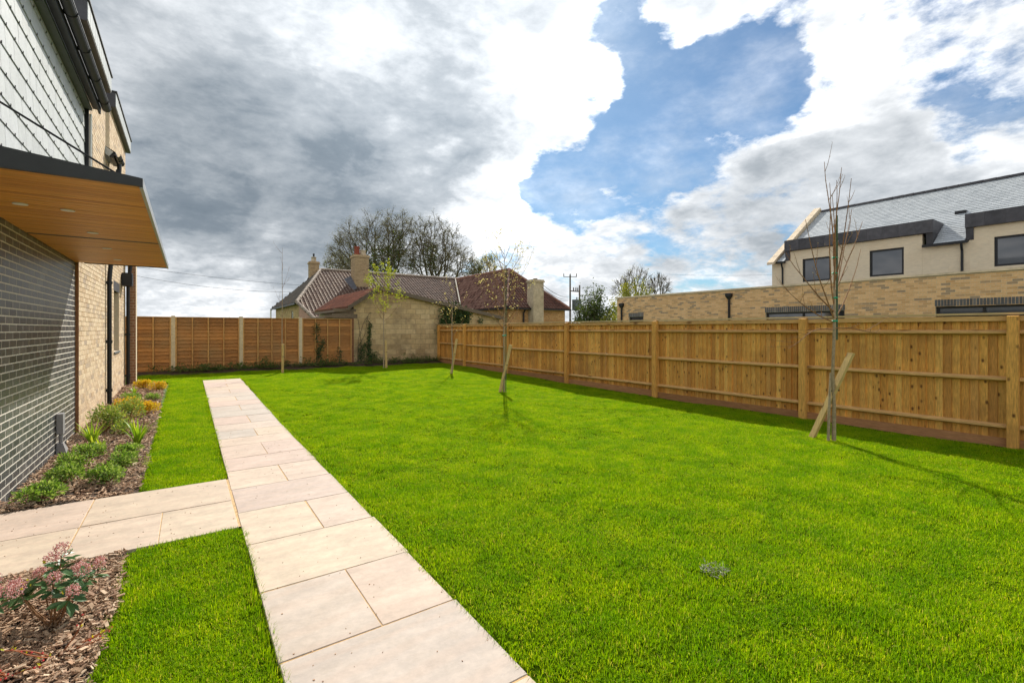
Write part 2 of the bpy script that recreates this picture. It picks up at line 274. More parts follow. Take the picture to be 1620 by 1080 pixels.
# ------------------------------------------------------------------ building helpers
WLD = {}
def props(o, label=None, cat=None, group=None, kind=None):
    if label: o['label'] = label
    if cat: o['category'] = cat
    if group: o['group'] = group
    if kind: o['kind'] = kind
    return o
def place(o, w, parent):
    COL.objects.link(o); w = Vector(w); WLD[o.name] = w
    if parent is not None:
        o.parent = parent; o.location = w - WLD[parent.name]
    else: o.location = w
    return o
def thing(name, loc, label, cat, group=None, kind=None):
    o = bpy.data.objects.new(name, None); o.empty_display_size = .2
    place(o, loc, None); return props(o, label, cat, group, kind)
class MB:
    def __init__(s): s.V = []; s.F = []; s.r = []; s.m = []
    def face(s, pts, r=0., m=0):
        i = len(s.V); s.V.extend([tuple(p) for p in pts]); s.F.append(tuple(range(i, i + len(pts)))); s.r.append(r); s.m.append(m)
    def solid(s, P, faces, r=0., m=0):
        i = len(s.V); s.V.extend([tuple(p) for p in P])
        for f in faces: s.F.append(tuple(i + k for k in f)); s.r.append(r); s.m.append(m)
    def box(s, a, b, r=0., m=0, skip=()):
        x0, y0, z0 = [min(p, q) for p, q in zip(a, b)]; x1, y1, z1 = [max(p, q) for p, q in zip(a, b)]
        P = [(x0, y0, z0), (x1, y0, z0), (x1, y1, z0), (x0, y1, z0), (x0, y0, z1), (x1, y0, z1), (x1, y1, z1), (x0, y1, z1)]
        fs = {'-z': (0, 3, 2, 1), '+z': (4, 5, 6, 7), '-y': (0, 1, 5, 4), '+x': (1, 2, 6, 5), '+y': (2, 3, 7, 6), '-x': (3, 0, 4, 7)}
        s.solid(P, [f for k, f in fs.items() if k not in skip], r, m)
    def obox(s, o, u, v, w, r=0., m=0, back=True):       # box from corner o spanned by u, v, w (right handed)
        o, u, v, w = map(Vector, (o, u, v, w))
        P = [o, o + u, o + u + v, o + v, o + w, o + u + w, o + u + v + w, o + v + w]
        fs = [(4, 5, 6, 7), (0, 1, 5, 4), (1, 2, 6, 5), (2, 3, 7, 6), (3, 0, 4, 7)]
        if back: fs.append((0, 3, 2, 1))
        s.solid(P, fs, r, m)
    def tube(s, pts, rads, n=6, r=0., m=0, cap=True):
        pts = [Vector(p) for p in pts]
        if isinstance(rads, (int, float)): rads = [rads] * len(pts)
        i0 = len(s.V); up = None
        for k, p in enumerate(pts):
            d = (pts[min(k + 1, len(pts) - 1)] - pts[max(k - 1, 0)])
            if d.length < 1e-9: d = Vector((0, 0, 1))
            d.normalize()
            if up is None: up = d.orthogonal().normalized()
            else:
                up = (up - d * up.dot(d))
                up = up.normalized() if up.length > 1e-6 else d.orthogonal().normalized()
            q = d.cross(up)
            for j in range(n):
                a = 2 * math.pi * j / n
                s.V.append(tuple(p + (up * math.cos(a) + q * math.sin(a)) * rads[k]))
        for k in range(len(pts) - 1):
            for j in range(n):
                a = i0 + k * n + j; b = i0 + k * n + (j + 1) % n
                s.F.append((a, b, b + n, a + n)); s.r.append(r); s.m.append(m)
        if cap:
            e = i0 + (len(pts) - 1) * n
            s.F.append(tuple(range(e, e + n))); s.r.append(r); s.m.append(m)
            s.F.append(tuple(range(i0 + n - 1, i0 - 1, -1))); s.r.append(r); s.m.append(m)
    def blob(s, c, rx, rz=None, r=0., m=0):      # small octahedron
        rz = rz or rx; c = Vector(c)
        P = [c + Vector((rx, 0, 0)), c + Vector((0, rx, 0)), c - Vector((rx, 0, 0)), c - Vector((0, rx, 0)), c + Vector((0, 0, rz)), c - Vector((0, 0, rz))]
        s.solid(P, [(0, 1, 4), (1, 2, 4), (2, 3, 4), (3, 0, 4), (1, 0, 5), (2, 1, 5), (3, 2, 5), (0, 3, 5)], r, m)
    def leaf(s, p, d, w, r=0., m=0, nrm=None, fold=.25, droop=0.):     # d = full length vector
        p = Vector(p); d = Vector(d)
        if nrm is None: nrm = Vector((U(-1, 1), U(-1, 1), U(.1, 1)))
        sd_ = d.cross(nrm)
        if sd_.length < 1e-6: sd_ = d.orthogonal()
        sd_.normalize(); up = sd_.cross(d).normalized()
        L_ = d.length
        mid = p + d * .5 + up * (-fold * w); tip = p + d - up * droop * L_
        a = p + d * .45 + sd_ * w * .5; b = p + d * .45 - sd_ * w * .5
        s.solid([p, a, tip, b, mid], [(0, 1, 4), (1, 2, 4), (2, 3, 4), (3, 0, 4)], r, m)
    def quadleaf(s, p, size, r=0., m=0):
        d = Vector((U(-1, 1), U(-1, 1), U(-1, 1))); d.normalize(); q = d.orthogonal().normalized()
        q = Matrix.Rotation(U(0, 6.28), 3, d) @ q
        p = Vector(p); a = d * size; b = q * size * .45
        s.solid([p - a * .5, p + b * .5, p + a * .5, p - b * .5], [(0, 1, 2, 3)], r, m)
    def build(s, name, mats, parent=None, label=None, cat=None, group=None, kind=None, smooth=False, origin=None):
        if not isinstance(mats, (list, tuple)): mats = [mats]
        V = np.array(s.V, dtype=np.float64).reshape(-1, 3)
        if origin is None:
            lo, hi = V.min(0), V.max(0); origin = Vector(((lo[0] + hi[0]) / 2, (lo[1] + hi[1]) / 2, lo[2]))
        origin = Vector(origin); V = V - np.array(origin)
        me = bpy.data.meshes.new(name)
        me.from_pydata(V.tolist(), [], s.F)
        for mt in mats: me.materials.append(mt)
        me.polygons.foreach_set('material_index', np.array(s.m, dtype=np.int32))
        at = me.attributes.new('rnd', 'FLOAT', 'FACE'); at.data.foreach_set('value', np.array(s.r, dtype=np.float32))
        if smooth: me.polygons.foreach_set('use_smooth', np.ones(len(s.F), dtype=bool))
        me.update()
        o = bpy.data.objects.new(name, me); place(o, origin, parent)
        return props(o, label, cat, group, kind)
def inst(name, me, w, parent, rot=None, scale=None):
    o = bpy.data.objects.new(name, me); place(o, w, parent)
    if rot is not None: o.rotation_euler = rot
    if scale is not None: o.scale = scale
    return o
def boxo(name, a, b, mat, parent=None, **k):
    m = MB(); m.box(a, b, R()); return m.build(name, mat, parent, **k)
def zg(y): return .0155 * min(max(0, y - 8 if y > 9 else (y - 7) ** 2 / 4 if y > 7 else 0), 11)
def lawnz(x, y): return zg(y) + .008 + .010 * math.sin(x * 2.1 + 1) * math.sin(y * 1.7) + .006 * math.sin(x * 5.3 + y * 3.1)

# ------------------------------------------------------------------ ground
m = MB()
ys = [-400, -20, 0, 4, 7, 7.5, 8, 8.5, 9, 12, 15, 19, 30, 100, 700]; xs = [-700, -60, -8, 0, 10, 60, 700]
for i in range(len(xs) - 1):
    for j in range(len(ys) - 1):
        m.face([(xs[i], ys[j], zg(ys[j]) - .03), (xs[i + 1], ys[j], zg(ys[j]) - .03), (xs[i + 1], ys[j + 1], zg(ys[j + 1]) - .03), (xs[i], ys[j + 1], zg(ys[j + 1]) - .03)])
m.build('ground', FIELD, kind='structure', origin=(0, 0, 0))
PX0, PX1 = .35, 1.285
def sheet(name, x0, x1, y0, y1, mat, f, step=.25, kind='structure', x1f=None):
    m = MB(); nx = max(1, round((x1 - x0) / step)); ny = max(1, round((y1 - y0) / step))
    base = 0
    for j in range(ny + 1):
        for i in range(nx + 1):
            y = y0 + (y1 - y0) * j / ny; xe = x1f(y) if x1f else x1; x = x0 + (xe - x0) * i / nx; m.V.append((x, y, f(x, y)))
    for j in range(ny):
        for i in range(nx):
            a = j * (nx + 1) + i; m.F.append((a, a + 1, a + nx + 2, a + nx + 1)); m.r.append(0); m.m.append(0)
    return m.build(name, mat, kind=kind, smooth=True)
sheet('lawn', PX1 - .01, 9.06, -3, 18.7, TURF, lawnz)
sheet('lawn_strip', -.40, PX0 + .005, 5.80, 16.0, TURF, lambda x, y: lawnz(x, y) + .002)
sheet('lawn_strip', -.36, PX0 + .005, -3, 4.30, TURF, lambda x, y: lawnz(x, y) + .002)
sheet('back_lawn', -1.4, PX1 - .012, 16.05, 18.7, TURF, lambda x, y: lawnz(x, y) + .001)

# ------------------------------------------------------------------ paving
def slab(par, x0, x1, y0, y1, dz=0.):
    g = .004; x0 += g; x1 -= g; y0 += g; y1 -= g; c = .003; m = MB()
    jit = [U(-.004, .004) for _ in range(8)]
    bt = [(x0 + jit[0], y0 + jit[1]), (x1 + jit[2], y0 + jit[3]), (x1 + jit[4], y1 + jit[5]), (x0 + jit[6], y1 + jit[7])]
    tz = [.026 + U(-.0012, .0012) + dz for _ in range(4)]; rr = R()
    cx, cy = (x0 + x1) / 2, (y0 + y1) / 2
    P = [(x, y, zg(y) - .005) for x, y in bt] + [(x, y, zg(y) + tz[k] - c) for k, (x, y) in enumerate(bt)]
    P += [(x + (c if x < cx else -c), y + (c if y < cy else -c), zg(y) + tz[k]) for k, (x, y) in enumerate(bt)]
    F = [(0, 1, 5, 4), (1, 2, 6, 5), (2, 3, 7, 6), (3, 0, 4, 7), (4, 5, 9, 8), (5, 6, 10, 9), (6, 7, 11, 10), (7, 4, 8, 11), (8, 9, 10, 11)]
    m.solid(P, F, rr); return m.build('slab', SAND, par)
pm = MB()
for j in range(40):
    y0 = -3 + j * .475; y1 = y0 + .475
    pm.face([(PX0 + .006, y0, zg(y0) + .0215), (PX1 - .008, y0, zg(y0) + .0215), (PX1 - .008, y1, zg(y1) + .0215), (PX0 + .006, y1, zg(y1) + .0215)])
path = pm.build('path', JOINT, kind='structure', label='long straight sandstone slab path between the lawns')
rows = [-3, -2.3, -1.65, -.95, -.25, .4, 1.05, 1.72, 2.44, 3.16, 3.91, 4.64, 5.35, 6.05, 6.65, 7.37, 7.87, 8.45, 8.99, 9.68, 10.3, 10.95, 11.6, 12.25, 12.9, 13.55, 14.2, 14.85, 15.4, 16.02]
for k in range(len(rows) - 1):
    a, b = rows[k], rows[k + 1]; full = (k % 2 == 1) if k < 99 else 0
    # rows 2.44-3.16 split, 3.16-3.91 full, and so on
    if k % 2 == 0: sx = .86 + U(-.03, .03); slab(path, PX0, sx, a, b); slab(path, sx, PX1 + U(-.004, .004), a, b)
    else: slab(path, PX0, PX1 + U(-.004, .010), a, b)
cm = MB(); cm.face([(-1.38, 4.33, .022), (PX0 + .004, 4.33, .022), (PX0 + .004, 5.77, .022), (-1.38, 5.77, .022)])
cpath = cm.build('side_path', JOINT, kind='structure', label='short paved link from the main path to the brick wall under the canopy')
slab(cpath, -1.375, -.71, 5.03, 5.785); slab(cpath, -.71, PX0 - .012, 5.03, 5.785)
slab(cpath, -1.375, -.71, 4.31, 5.03); slab(cpath, -.71, -.18, 4.31, 5.03); slab(cpath, -.18, PX0 - .012, 4.31, 5.03)

# ------------------------------------------------------------------ planting beds
def bedz(x, y): return zg(y) + .012 + .018 * math.sin(x * 9 + y * 4) * math.sin(y * 6.3 - x * 3) + .012 * math.sin(x * 21 + 3 * y) * math.sin(17 * y)
def bed(name, x0, x1f, y0, y1, n, smin, smax):
    sheet(name, x0, x1f(y0), y0, y1, SOIL, bedz, .08, x1f=x1f)
    m = MB()
    for _ in range(n):
        y = y0 + (y1 - y0) * R() ** 1.0; x = U(x0 + .01, x1f(y) + .01 * R())
        l = U(smin, smax) * (1 if R() < .85 else 1.9); w = l * U(.12, .38); t = U(.002, .007)
        a = U(0, 6.283); el = U(-.45, .45); u = Vector((math.cos(a) * math.cos(el), math.sin(a) * math.cos(el), math.sin(el)))
        v = Vector((-math.sin(a), math.cos(a), U(-.5, .5))).normalized(); nn = u.cross(v).normalized()
        o = Vector((x, y, bedz(x, y) + U(0, .028)))
        m.obox(o, u * l, v * w, nn * t, R(), back=False)
    m.build('bark_mulch', CHIP, kind='stuff', label='loose brown bark mulch covering the planting bed')
bed('planting_bed', -1.38, lambda y: -.385 - .012 * (y - 5.8) + .012 * math.sin(y * 3), 5.8, 16.0, 22000, .014, .042)
bed('planting_bed', -1.38, lambda y: -.35 + .012 * math.sin(y * 4), 1.8, 4.30, 22000, .009, .030)

# ------------------------------------------------------------------ grass blades
def grass_clump(i):
    m = MB(); s = .085
    for _ in range(190):
        x, y = U(-s, s), U(-s, s); h = U(.018, .048) * (1.25 if R() < .1 else 1); w = U(.0026, .0044)
        a = U(0, 6.283); lean = U(.05, .9) ** 1.2; d = Vector((math.cos(a), math.sin(a), 0)); q = Vector((-d.y, d.x, 0)) * w
        q = Matrix.Rotation(U(-1, 1), 3, 'Z') @ q
        b0 = Vector((x, y, -.006)); p1 = b0 + Vector((0, 0, h * .6)) + d * h * lean * .28; p2 = b0 + Vector((0, 0, h * (1 - .25 * lean))) + d * h * lean * .85
        r_ = R() * .94 if R() > .02 else .99
        m.solid([b0 - q * .5, b0 + q * .5, p1 + q * .42, p1 - q * .42, p2], [(0, 1, 2, 3), (3, 2, 4)], r_)
    me_o = m.build('grass_clump', BLADE, origin=(0, 0, 0)); COL.objects.unlink(me_o); return me_o
gc = bpy.data.collections.new('grass_clumps')
for i in range(10): gc.objects.link(grass_clump(i))
def grass_nodes():
    ng = bpy.data.node_groups.new('grass_scatter', 'GeometryNodeTree')
    ng.interface.new_socket('Geometry', in_out='INPUT', socket_type='NodeSocketGeometry')
    ng.interface.new_socket('Geometry', in_out='OUTPUT', socket_type='NodeSocketGeometry')
    N = ng.nodes.new; L = ng.links.new
    gi = N('NodeGroupInput'); go = N('NodeGroupOutput'); ip = N('GeometryNodeInstanceOnPoints'); ci = N('GeometryNodeCollectionInfo')
    ci.inputs['Collection'].default_value = gc; ci.inputs['Separate Children'].default_value = True; ci.inputs['Reset Children'].default_value = True
    L(gi.outputs[0], ip.inputs['Points']); L(ci.outputs[0], ip.inputs['Instance']); ip.inputs['Pick Instance'].default_value = True
    rv = N('FunctionNodeRandomValue'); rv.data_type = 'INT'
    [s for s in rv.inputs if s.name == 'Min' and s.type == 'INT'][0].default_value = 0
    [s for s in rv.inputs if s.name == 'Max' and s.type == 'INT'][0].default_value = 9
    L([s for s in rv.outputs if s.type == 'INT'][0], ip.inputs['Instance Index'])
    def na(nm, ty):
        a = N('GeometryNodeInputNamedAttribute'); a.data_type = ty; a.inputs['Name'].default_value = nm
        return [s for s in a.outputs if s.enabled and s.name == 'Attribute'][0]
    L(na('rot', 'FLOAT_VECTOR'), ip.inputs['Rotation']); L(na('scl', 'FLOAT_VECTOR'), ip.inputs['Scale'])
    L(ip.outputs[0], go.inputs[0]); return ng
GN = grass_nodes()
BARE = [(2.8, 1.75, .09), (5.2, 3.0, .06), (2.4, 3.2, .05), (1.6, 4.6, .07)] 
def grass(name, regions, label):
    P = []; RO = []; SC = []
    for x0, x1, y0, y1, sp in regions:
        nx = int((x1 - x0) / sp); ny = int((y1 - y0) / sp)
        for j in range(ny):
            for i in range(nx):
                x = x0 + (i + .5 + U(-.45, .45)) * (x1 - x0) / nx; y = y0 + (j + .5 + U(-.45, .45)) * (y1 - y0) / ny
                if any((x - a) ** 2 + (y - b) ** 2 < c * c for a, b, c in BARE): continue
                e = min(x - x0, x1 - x, y - y0, y1 - y); 
                v = .5 + .25 * math.sin(x * 2.3 + 1.3 * math.sin(y * 1.9)) * math.sin(y * 2.7 + math.sin(x * 3.1)) + .25 * math.sin(7 * x + 3 * math.sin(4 * y)) * math.sin(8.3 * y + 2 * math.sin(5 * x))
                h = U(.6, .85) * (.62 + .75 * v); 
                P.append((x, y, lawnz(x, y))); RO.append((U(-.08, .08), U(-.08, .08), U(0, 6.283))); SC.append((1, 1, h))
    me = bpy.data.meshes.new(name); me.from_pydata(P, [], [])
    for nm, arr in (('rot', RO), ('scl', SC)):
        a = me.attributes.new(nm, 'FLOAT_VECTOR', 'POINT'); a.data.foreach_set('vector', np.array(arr, dtype=np.float32).ravel())
    o = bpy.data.objects.new(name, me); place(o, (0, 0, 0), None); md = o.modifiers.new('scatter', 'NODES'); md.node_group = GN
    props(o, label, 'grass', kind='stuff')
grass('grass', [(PX1 + .055, 8.95, -2.5, 5, .085), (PX1 + .055, 8.95, 5, 18.6, .10), (-1.25, PX1 + .02, 16.08, 18.6, .10)], 'bright green mown grass of the large lawn right of the path')
grass('grass', [(-.36, PX0 - .045, 5.86, 15.95, .072)], 'narrow green grass strip between the path and the far planting bed')
grass('grass', [(-.31, PX0 - .045, -2, 4.25, .068)], 'near green grass strip left of the path beside the pink flowering shrub')
m = MB()                                               # loose grass clippings and longer edge tufts
for _ in range(9500):
    k = R()
    if k < .5: y = U(.5, 12); x = PX1 + U(-.015, .05); dx = -1
    elif k < .68: y = U(5.85, 14); x = PX0 + U(-.05, .02); dx = 1
    elif k < .82: y = U(1.5, 4.25); x = PX0 + U(-.05, .02); dx = 1
    elif k < .9: y = U(1.8, 4.25); x = -.33 + U(-.03, .05); dx = -1
    elif k < .96: x = U(-.3, .33); y = 4.27 + U(-.03, .03); dx = 0
    else: x = U(-.33, .33); y = 5.83 + U(-.02, .03); dx = 0
    h = U(.02, .055); d = Vector((dx * U(0, 1) + U(-.5, .5), U(-1, 1), 0)) * h * .7; w = .0032
    b0 = Vector((x, y, zg(y))); p2 = b0 + d + Vector((0, 0, h)); q = Vector((-d.y, d.x, 0)).normalized() * w
    p1 = b0 + d * .35 + Vector((0, 0, h * .7))
    m.solid([b0 - q * .5, b0 + q * .5, p1 + q * .4, p1 - q * .4, p2], [(0, 1, 2, 3), (3, 2, 4)], R())
m.build('edge_grass', BLADE, kind='stuff', label='longer grass blades straggling over the slab edges')
m = MB()                                               # grit and bark crumbs trodden on to the slabs
for _ in range(260):
    if R() < .65: x, y = U(PX0 + .02, PX1 - .02), U(1.2, 9)
    else: x, y = U(-1.3, PX0), U(4.36, 5.74)
    l = U(.003, .009); a = U(0, 6.28); u = Vector((math.cos(a), math.sin(a), 0)); v = Vector((-u.y, u.x, 0))
    m.obox(Vector((x, y, zg(y) + .026)), u * l, v * l * U(.3, .9), Vector((0, 0, .003)), R(), back=False)
m.build('grit', CHIP, kind='stuff', label='bark crumbs and grit scattered on the slabs')
for k, (x, y) in enumerate([(2.8, 1.75)]):
    m = MB()
    for _ in range(130):
        a = U(0, 6.28); rr = .075 * math.sqrt(R()); p = Vector((x + rr * math.cos(a) * 1.2, y + rr * math.sin(a), lawnz(x, y) + U(.012, .05)))
        d = Vector((U(-1, 1), U(-1, 1), U(-.3, .8))).normalized() * U(.02, .05); m.leaf(p, d, .006, R())
    m.build('dry_grass_tuft', M('dry tuft', (.30, .30, .22), (.42, .40, .30), ns=9, amt=.2, bump=0), label='small grey dry tuft lying in the open lawn', cat='grass tuft')
# ------------------------------------------------------------------ walls
class Frame:                                            # wall plane: origin, horizontal u, outward normal n
    def __init__(s, o, u, n): s.o = Vector(o); s.u = Vector(u); s.n = Vector(n)
    def p(s, u, z, d=0.): return s.o + s.u * u + s.n * d + Vector((0, 0, z))
def fbox(m, f, u0, u1, z0, z1, d0, d1, r=0., mi=0):
    a = f.p(u0, z0, d0); b = f.p(u1, z1, d1); m.box(a, b, r, mi)
def backing(m, f, L_, H_, holes, d0, d1, r=0.):
    us = sorted(set([0, L_] + [h[0] for h in holes] + [h[1] for h in holes])); zs = sorted(set([0, H_] + [h[2] for h in holes] + [h[3] for h in holes]))
    us = [u for u in us if 0 <= u <= L_]; zs = [z for z in zs if 0 <= z <= H_]
    for i in range(len(us) - 1):
        for j in range(len(zs) - 1):
            uc, zc = (us[i] + us[i + 1]) / 2, (zs[j] + zs[j + 1]) / 2
            if any(h[0] < uc < h[1] and h[2] < zc < h[3] for h in holes): continue
            fbox(m, f, us[i], us[i + 1], zs[j], zs[j + 1], d0, d1, r)
def bricks(par, f, L_, H_, holes, bmat, pmat, name, z0=0., single=0, near=None, bl=.215, bh=.065, jt=.010, depth=.25, proud=.006, bond=.5, label=None, pname='brick'):
    wm = MB(); backing(wm, f, L_, H_, holes, -depth, 0, 0.)
    wall = wm.build(name, pmat, par, label=label)
    ch = bh + jt; cl = bl + jt; cells = []
    for c in range(math.ceil((H_ - .02) / ch)):
        zz = c * ch + jt / 2; bhc = min(bh, H_ - zz - .001)
        off = -cl * (bond if c % 2 else 0)
        k = 0
        while off + k * cl < L_ - .03:
            a = max(off + k * cl, 0) + jt / 2; b = min(off + (k + 1) * cl, L_) - jt / 2; k += 1
            if b - a < .03: continue
            segs = [(a, b)]
            for h in holes:
                if zz + bh > h[2] + .012 and zz < h[3] - .012:
                    ns_ = []
                    for (p, q) in segs:
                        if q <= h[0] or p >= h[1]: ns_.append((p, q))
                        else:
                            if h[0] - p > .03: ns_.append((p, h[0] - .002))
                            if q - h[1] > .03: ns_.append((h[1] + .002, q))
                    segs = ns_
            for (p, q) in segs: cells.append((p, q, zz, bhc))
    if near is not None: cells.sort(key=lambda c: (f.p((c[0] + c[1]) / 2, c[2]) - near).length)
    m = MB(); shared = {}
    for i, (a, b, zz, bhc) in enumerate(cells):
        pr = proud * U(.8, 1.2)
        if i < single:
            key = (round(b - a, 3), round(bhc, 3))
            if key not in shared:
                t = MB(); A = f.n * pr; t.obox((0, 0, 0), f.u * (b - a), Vector((0, 0, bhc)), f.n * (proud), 0)
                o = t.build(pname, bmat, wall, origin=(0, 0, 0)); shared[key] = o.data
                o.location = f.p(a, zz) - WLD[wall.name]
            else: inst(pname, shared[key], f.p(a, zz), wall)
        else: m.obox(f.p(a, zz, 0), f.u * (b - a), Vector((0, 0, bhc)), f.n * pr, R(), back=False)
    if m.V: m.build('brickwork', bmat, wall, kind='stuff')
    return wall
def window(par, f, u0, u1, z0, z1, fr=.05, rec=.10, bars=(), mat=DGREY, sill=None, rev=None):
    w = MB()
    for a in ((u0, u1, z0, z0 + fr), (u0, u1, z1 - fr, z1), (u0, u0 + fr, z0 + fr, z1 - fr), (u1 - fr, u1, z0 + fr, z1 - fr)): fbox(w, f, *a, -rec - .06, -rec)
    for b in bars: fbox(w, f, b - fr / 2, b + fr / 2, z0 + fr, z1 - fr, -rec - .06, -rec - .003)
    wo = w.build('window', mat, par)
    g = MB(); fbox(g, f, u0 + fr * .8, u1 - fr * .8, z0 + fr * .8, z1 - fr * .8, -rec - .05, -rec - .035); g.build('pane', GLASS, wo)
    if sill:
        s_ = MB(); fbox(s_, f, u0 - .03, u1 + .03, z0 - .04, z0 - .002, -rec - .03, sill); s_.build('sill', GREYB, wo)
    return wo
def lintel(par, f, u0, u1, z0, z1, mat=DBR, mm=MORT, n=None, pitch=.075, proud=.006, zc=None):
    b = MB(); fbox(b, f, u0, u1, z0, z1, -.08, .002); lo = b.build('lintel', mm, par)
    k = int(round((u1 - u0) / pitch)); w = (u1 - u0) / k; m = MB()
    for i in range(k): m.obox(f.p(u0 + i * w + .005, z0 + .004, .002), f.u * (w - .01), Vector((0, 0, z1 - z0 - .008)), f.n * proud, R(), back=False)
    m.build('soldier_bricks', mat, lo, kind='stuff')

# ------------------------------------------------------------------ the house on the left
EYE = Vector((0, 0, 1.6))
house = thing('house', (-1.38, 6.5, 0), 'modern brick and slate-hung house with a timber lined canopy at the left edge', 'house')
fd = Frame((-1.386, -3.0, 0), (0, 1, 0), (1, 0, 0))
DW = bricks(house, fd, 12.5, 2.62, [(7.6, 8.8, 0, 2.2)], DBR, MORT, 'dark_brick_wall', proud=.0008, jt=.012, bh=.063, bl=.213, single=300, near=Vector((-1.38, 6.2, 1.3)), label='dark glazed brick wall with pale mortar under the canopy')
# door recess under the canopy, out of frame to the left
m = MB(); fbox(m, fd, 7.6, 8.8, 0, 2.2, -.16, -.10); m.build('door', DGREY, house)
ft = Frame((-1.352, 9.5, 0), (0, 1, 0), (1, 0, 0))
hw = [(4.05, 5.0, 1.10, 2.47), (.35, 1.25, 3.95, 4.95)]
bricks(house, ft, 6.4, 6.28, hw + [(2.75, 3.35, 5.02, 6.3)], TBR, MORT2, 'buff_brick_wall', label='sunlit buff brick wall beyond the canopy')
window(house, ft, 4.05, 5.0, 1.10, 2.47, sill=.03, bars=(4.5,))
window(house, ft, .35, 1.25, 3.95, 4.95, sill=.03)
lintel(house, ft, 3.98, 5.07, 2.47, 2.69, mat=LEAD)
boxo('brick_return', (-1.384, 9.492, 0), (-1.348, 9.4995, 2.6), M('shade toned brick', (.30, .14, .07), (.36, .18, .09), ns=20, amt=.2), house)  # reddish brick colour holds the shade on this side face of the wall
# brick return at the far end, its shade put into the brick colour
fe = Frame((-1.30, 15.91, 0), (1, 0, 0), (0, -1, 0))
bricks(house, fe, .17, 4.45, [], M('shade toned brick', (.30, .14, .07), (.36, .18, .09), ns=20, amt=.2), MORT2, 'end_pier', depth=.28, bond=.5)
boxo('house_core', (-9, -3, 0), (-1.64, 16.1, 4.98), TBR, house)
# slate hanging
sw = MB(); sw.box((-1.60, -3, 2.63), (-1.292, 9.50, 4.94)); slw = sw.build('slate_wall', GREYB, house, label='pale grey slate-hung upper wall')
ew, eh = .25, .215
sc = []; c = 0
z = 2.70
while z < 4.92:
    y = -3 + (ew / 2 if c % 2 else 0)
    while y < 9.5 - .05:
        sc.append((y, min(y + ew, 9.5), z, min(z + eh + .05, 4.935))); y += ew
    z += eh; c += 1
sc.sort(key=lambda s: (Vector((-1.28, (s[0] + s[1]) / 2, s[2])) - Vector((-1.28, 6.6, 3.6))).length)
sm_ = MB(); hk = MB(); cache = {}
for i, (y0, y1, z0, z1) in enumerate(sc):
    w_, h_ = y1 - y0 - .006, z1 - z0; tl = U(0, .0015)
    def slate_mesh(t, O):
        # bottom edge stands proud, top tucks in
        x0, x1 = 0, .0
        P = [(O.x + .016, O.y, O.z), (O.x + .016, O.y + w_, O.z), (O.x + .004, O.y + w_, O.z + h_), (O.x + .004, O.y, O.z + h_),
             (O.x + .009, O.y, O.z), (O.x + .009, O.y + w_, O.z), (O.x - .001, O.y + w_, O.z + h_), (O.x - .001, O.y, O.z + h_)]
        t.solid(P, [(0, 1, 2, 3), (4, 0, 3, 7), (1, 5, 6, 2), (4, 5, 1, 0)], R())
    if i < 290:
        key = (round(w_, 3), round(h_, 3))
        if key not in cache:
            t = MB(); slate_mesh(t, Vector((0, 0, 0))); o = t.build('slate', SLATE, slw, origin=(0, 0, 0)); o.location = Vector((-1.292, y0, z0)) - WLD[slw.name]; cache[key] = o.data
            t.r
        else: inst('slate', cache[key], (-1.292 + tl, y0, z0), slw)
    else: slate_mesh(sm_, Vector((-1.292, y0, z0)))
    ym = (y0 + y1) / 2
    hk.box((-1.279, ym - .0025, z0 - .008), (-1.271, ym + .0025, z0 + .016))
if sm_.V: sm_.build('slating', SLATE, slw, kind='stuff')
hk.build('slate_hooks', BLACK, slw, kind='stuff')
boxo('corner_trim', (-1.31, 9.502, 2.63), (-1.235, 9.54, 5.0), BLACK, house)
m = MB(); m.tube([(-1.23, 9.60, 2.7), (-1.23, 9.60, 4.9)], .022, 8); m.build('waste_pipe', LIGHTW, house)
# eaves and gutter over the slates
boxo('eaves_board', (-1.30, -3, 4.94), (-1.20, 9.55, 4.975), GREYB, house)
boxo('soffit', (-1.20, -3, 4.99), (-1.11, 9.6, 5.01), DGREY, house)
boxo('fascia', (-1.13, -3, 4.93), (-1.105, 9.6, 5.12), DGREY, house)
def gutter(par, x, y0, y1, z, r=.055, step=.8, name='gutter'):
    m = MB(); n = 8
    for k in range(n):
        a0, a1 = math.pi + math.pi * k / n, math.pi + math.pi * (k + 1) / n
        for rr, flip in ((r, 0), (r - .006, 1)):
            q = [(x + rr * math.cos(a0), y0, z + rr * math.sin(a0)), (x + rr * math.cos(a1), y0, z + rr * math.sin(a1)), (x + rr * math.cos(a1), y1, z + rr * math.sin(a1)), (x + rr * math.cos(a0), y1, z + rr * math.sin(a0))]
            m.face(q if not flip else q[::-1])
    m.box((x + r - .008, y0, z - .004), (x + r + .004, y1, z + .012)); 
    m.face([(x + r * math.cos(math.pi + math.pi * k / n), y1, z + r * math.sin(math.pi + math.pi * k / n)) for k in range(n + 1)])
    g = m.build(name, DGREY, par)
    y = y0 + .3
    while y < y1:
        b = MB(); b.tube([(x + (r + .006) * math.cos(math.pi + math.pi * k / 6), y, z + .006 + (r + .006) * math.sin(math.pi + math.pi * k / 6)) for k in range(7)], .009, 4); b.build('bracket', BLACK, g); y += step
gutter(house, -1.045, -3, 9.62, 5.04)
gutter(house, -1.16, 12.22, 12.88, 5.10, step=.25)
m = MB(); m.box((-1.28, 12.23, 5.03), (-1.215, 12.87, 5.14)); m.build('fascia', BLACK, house)
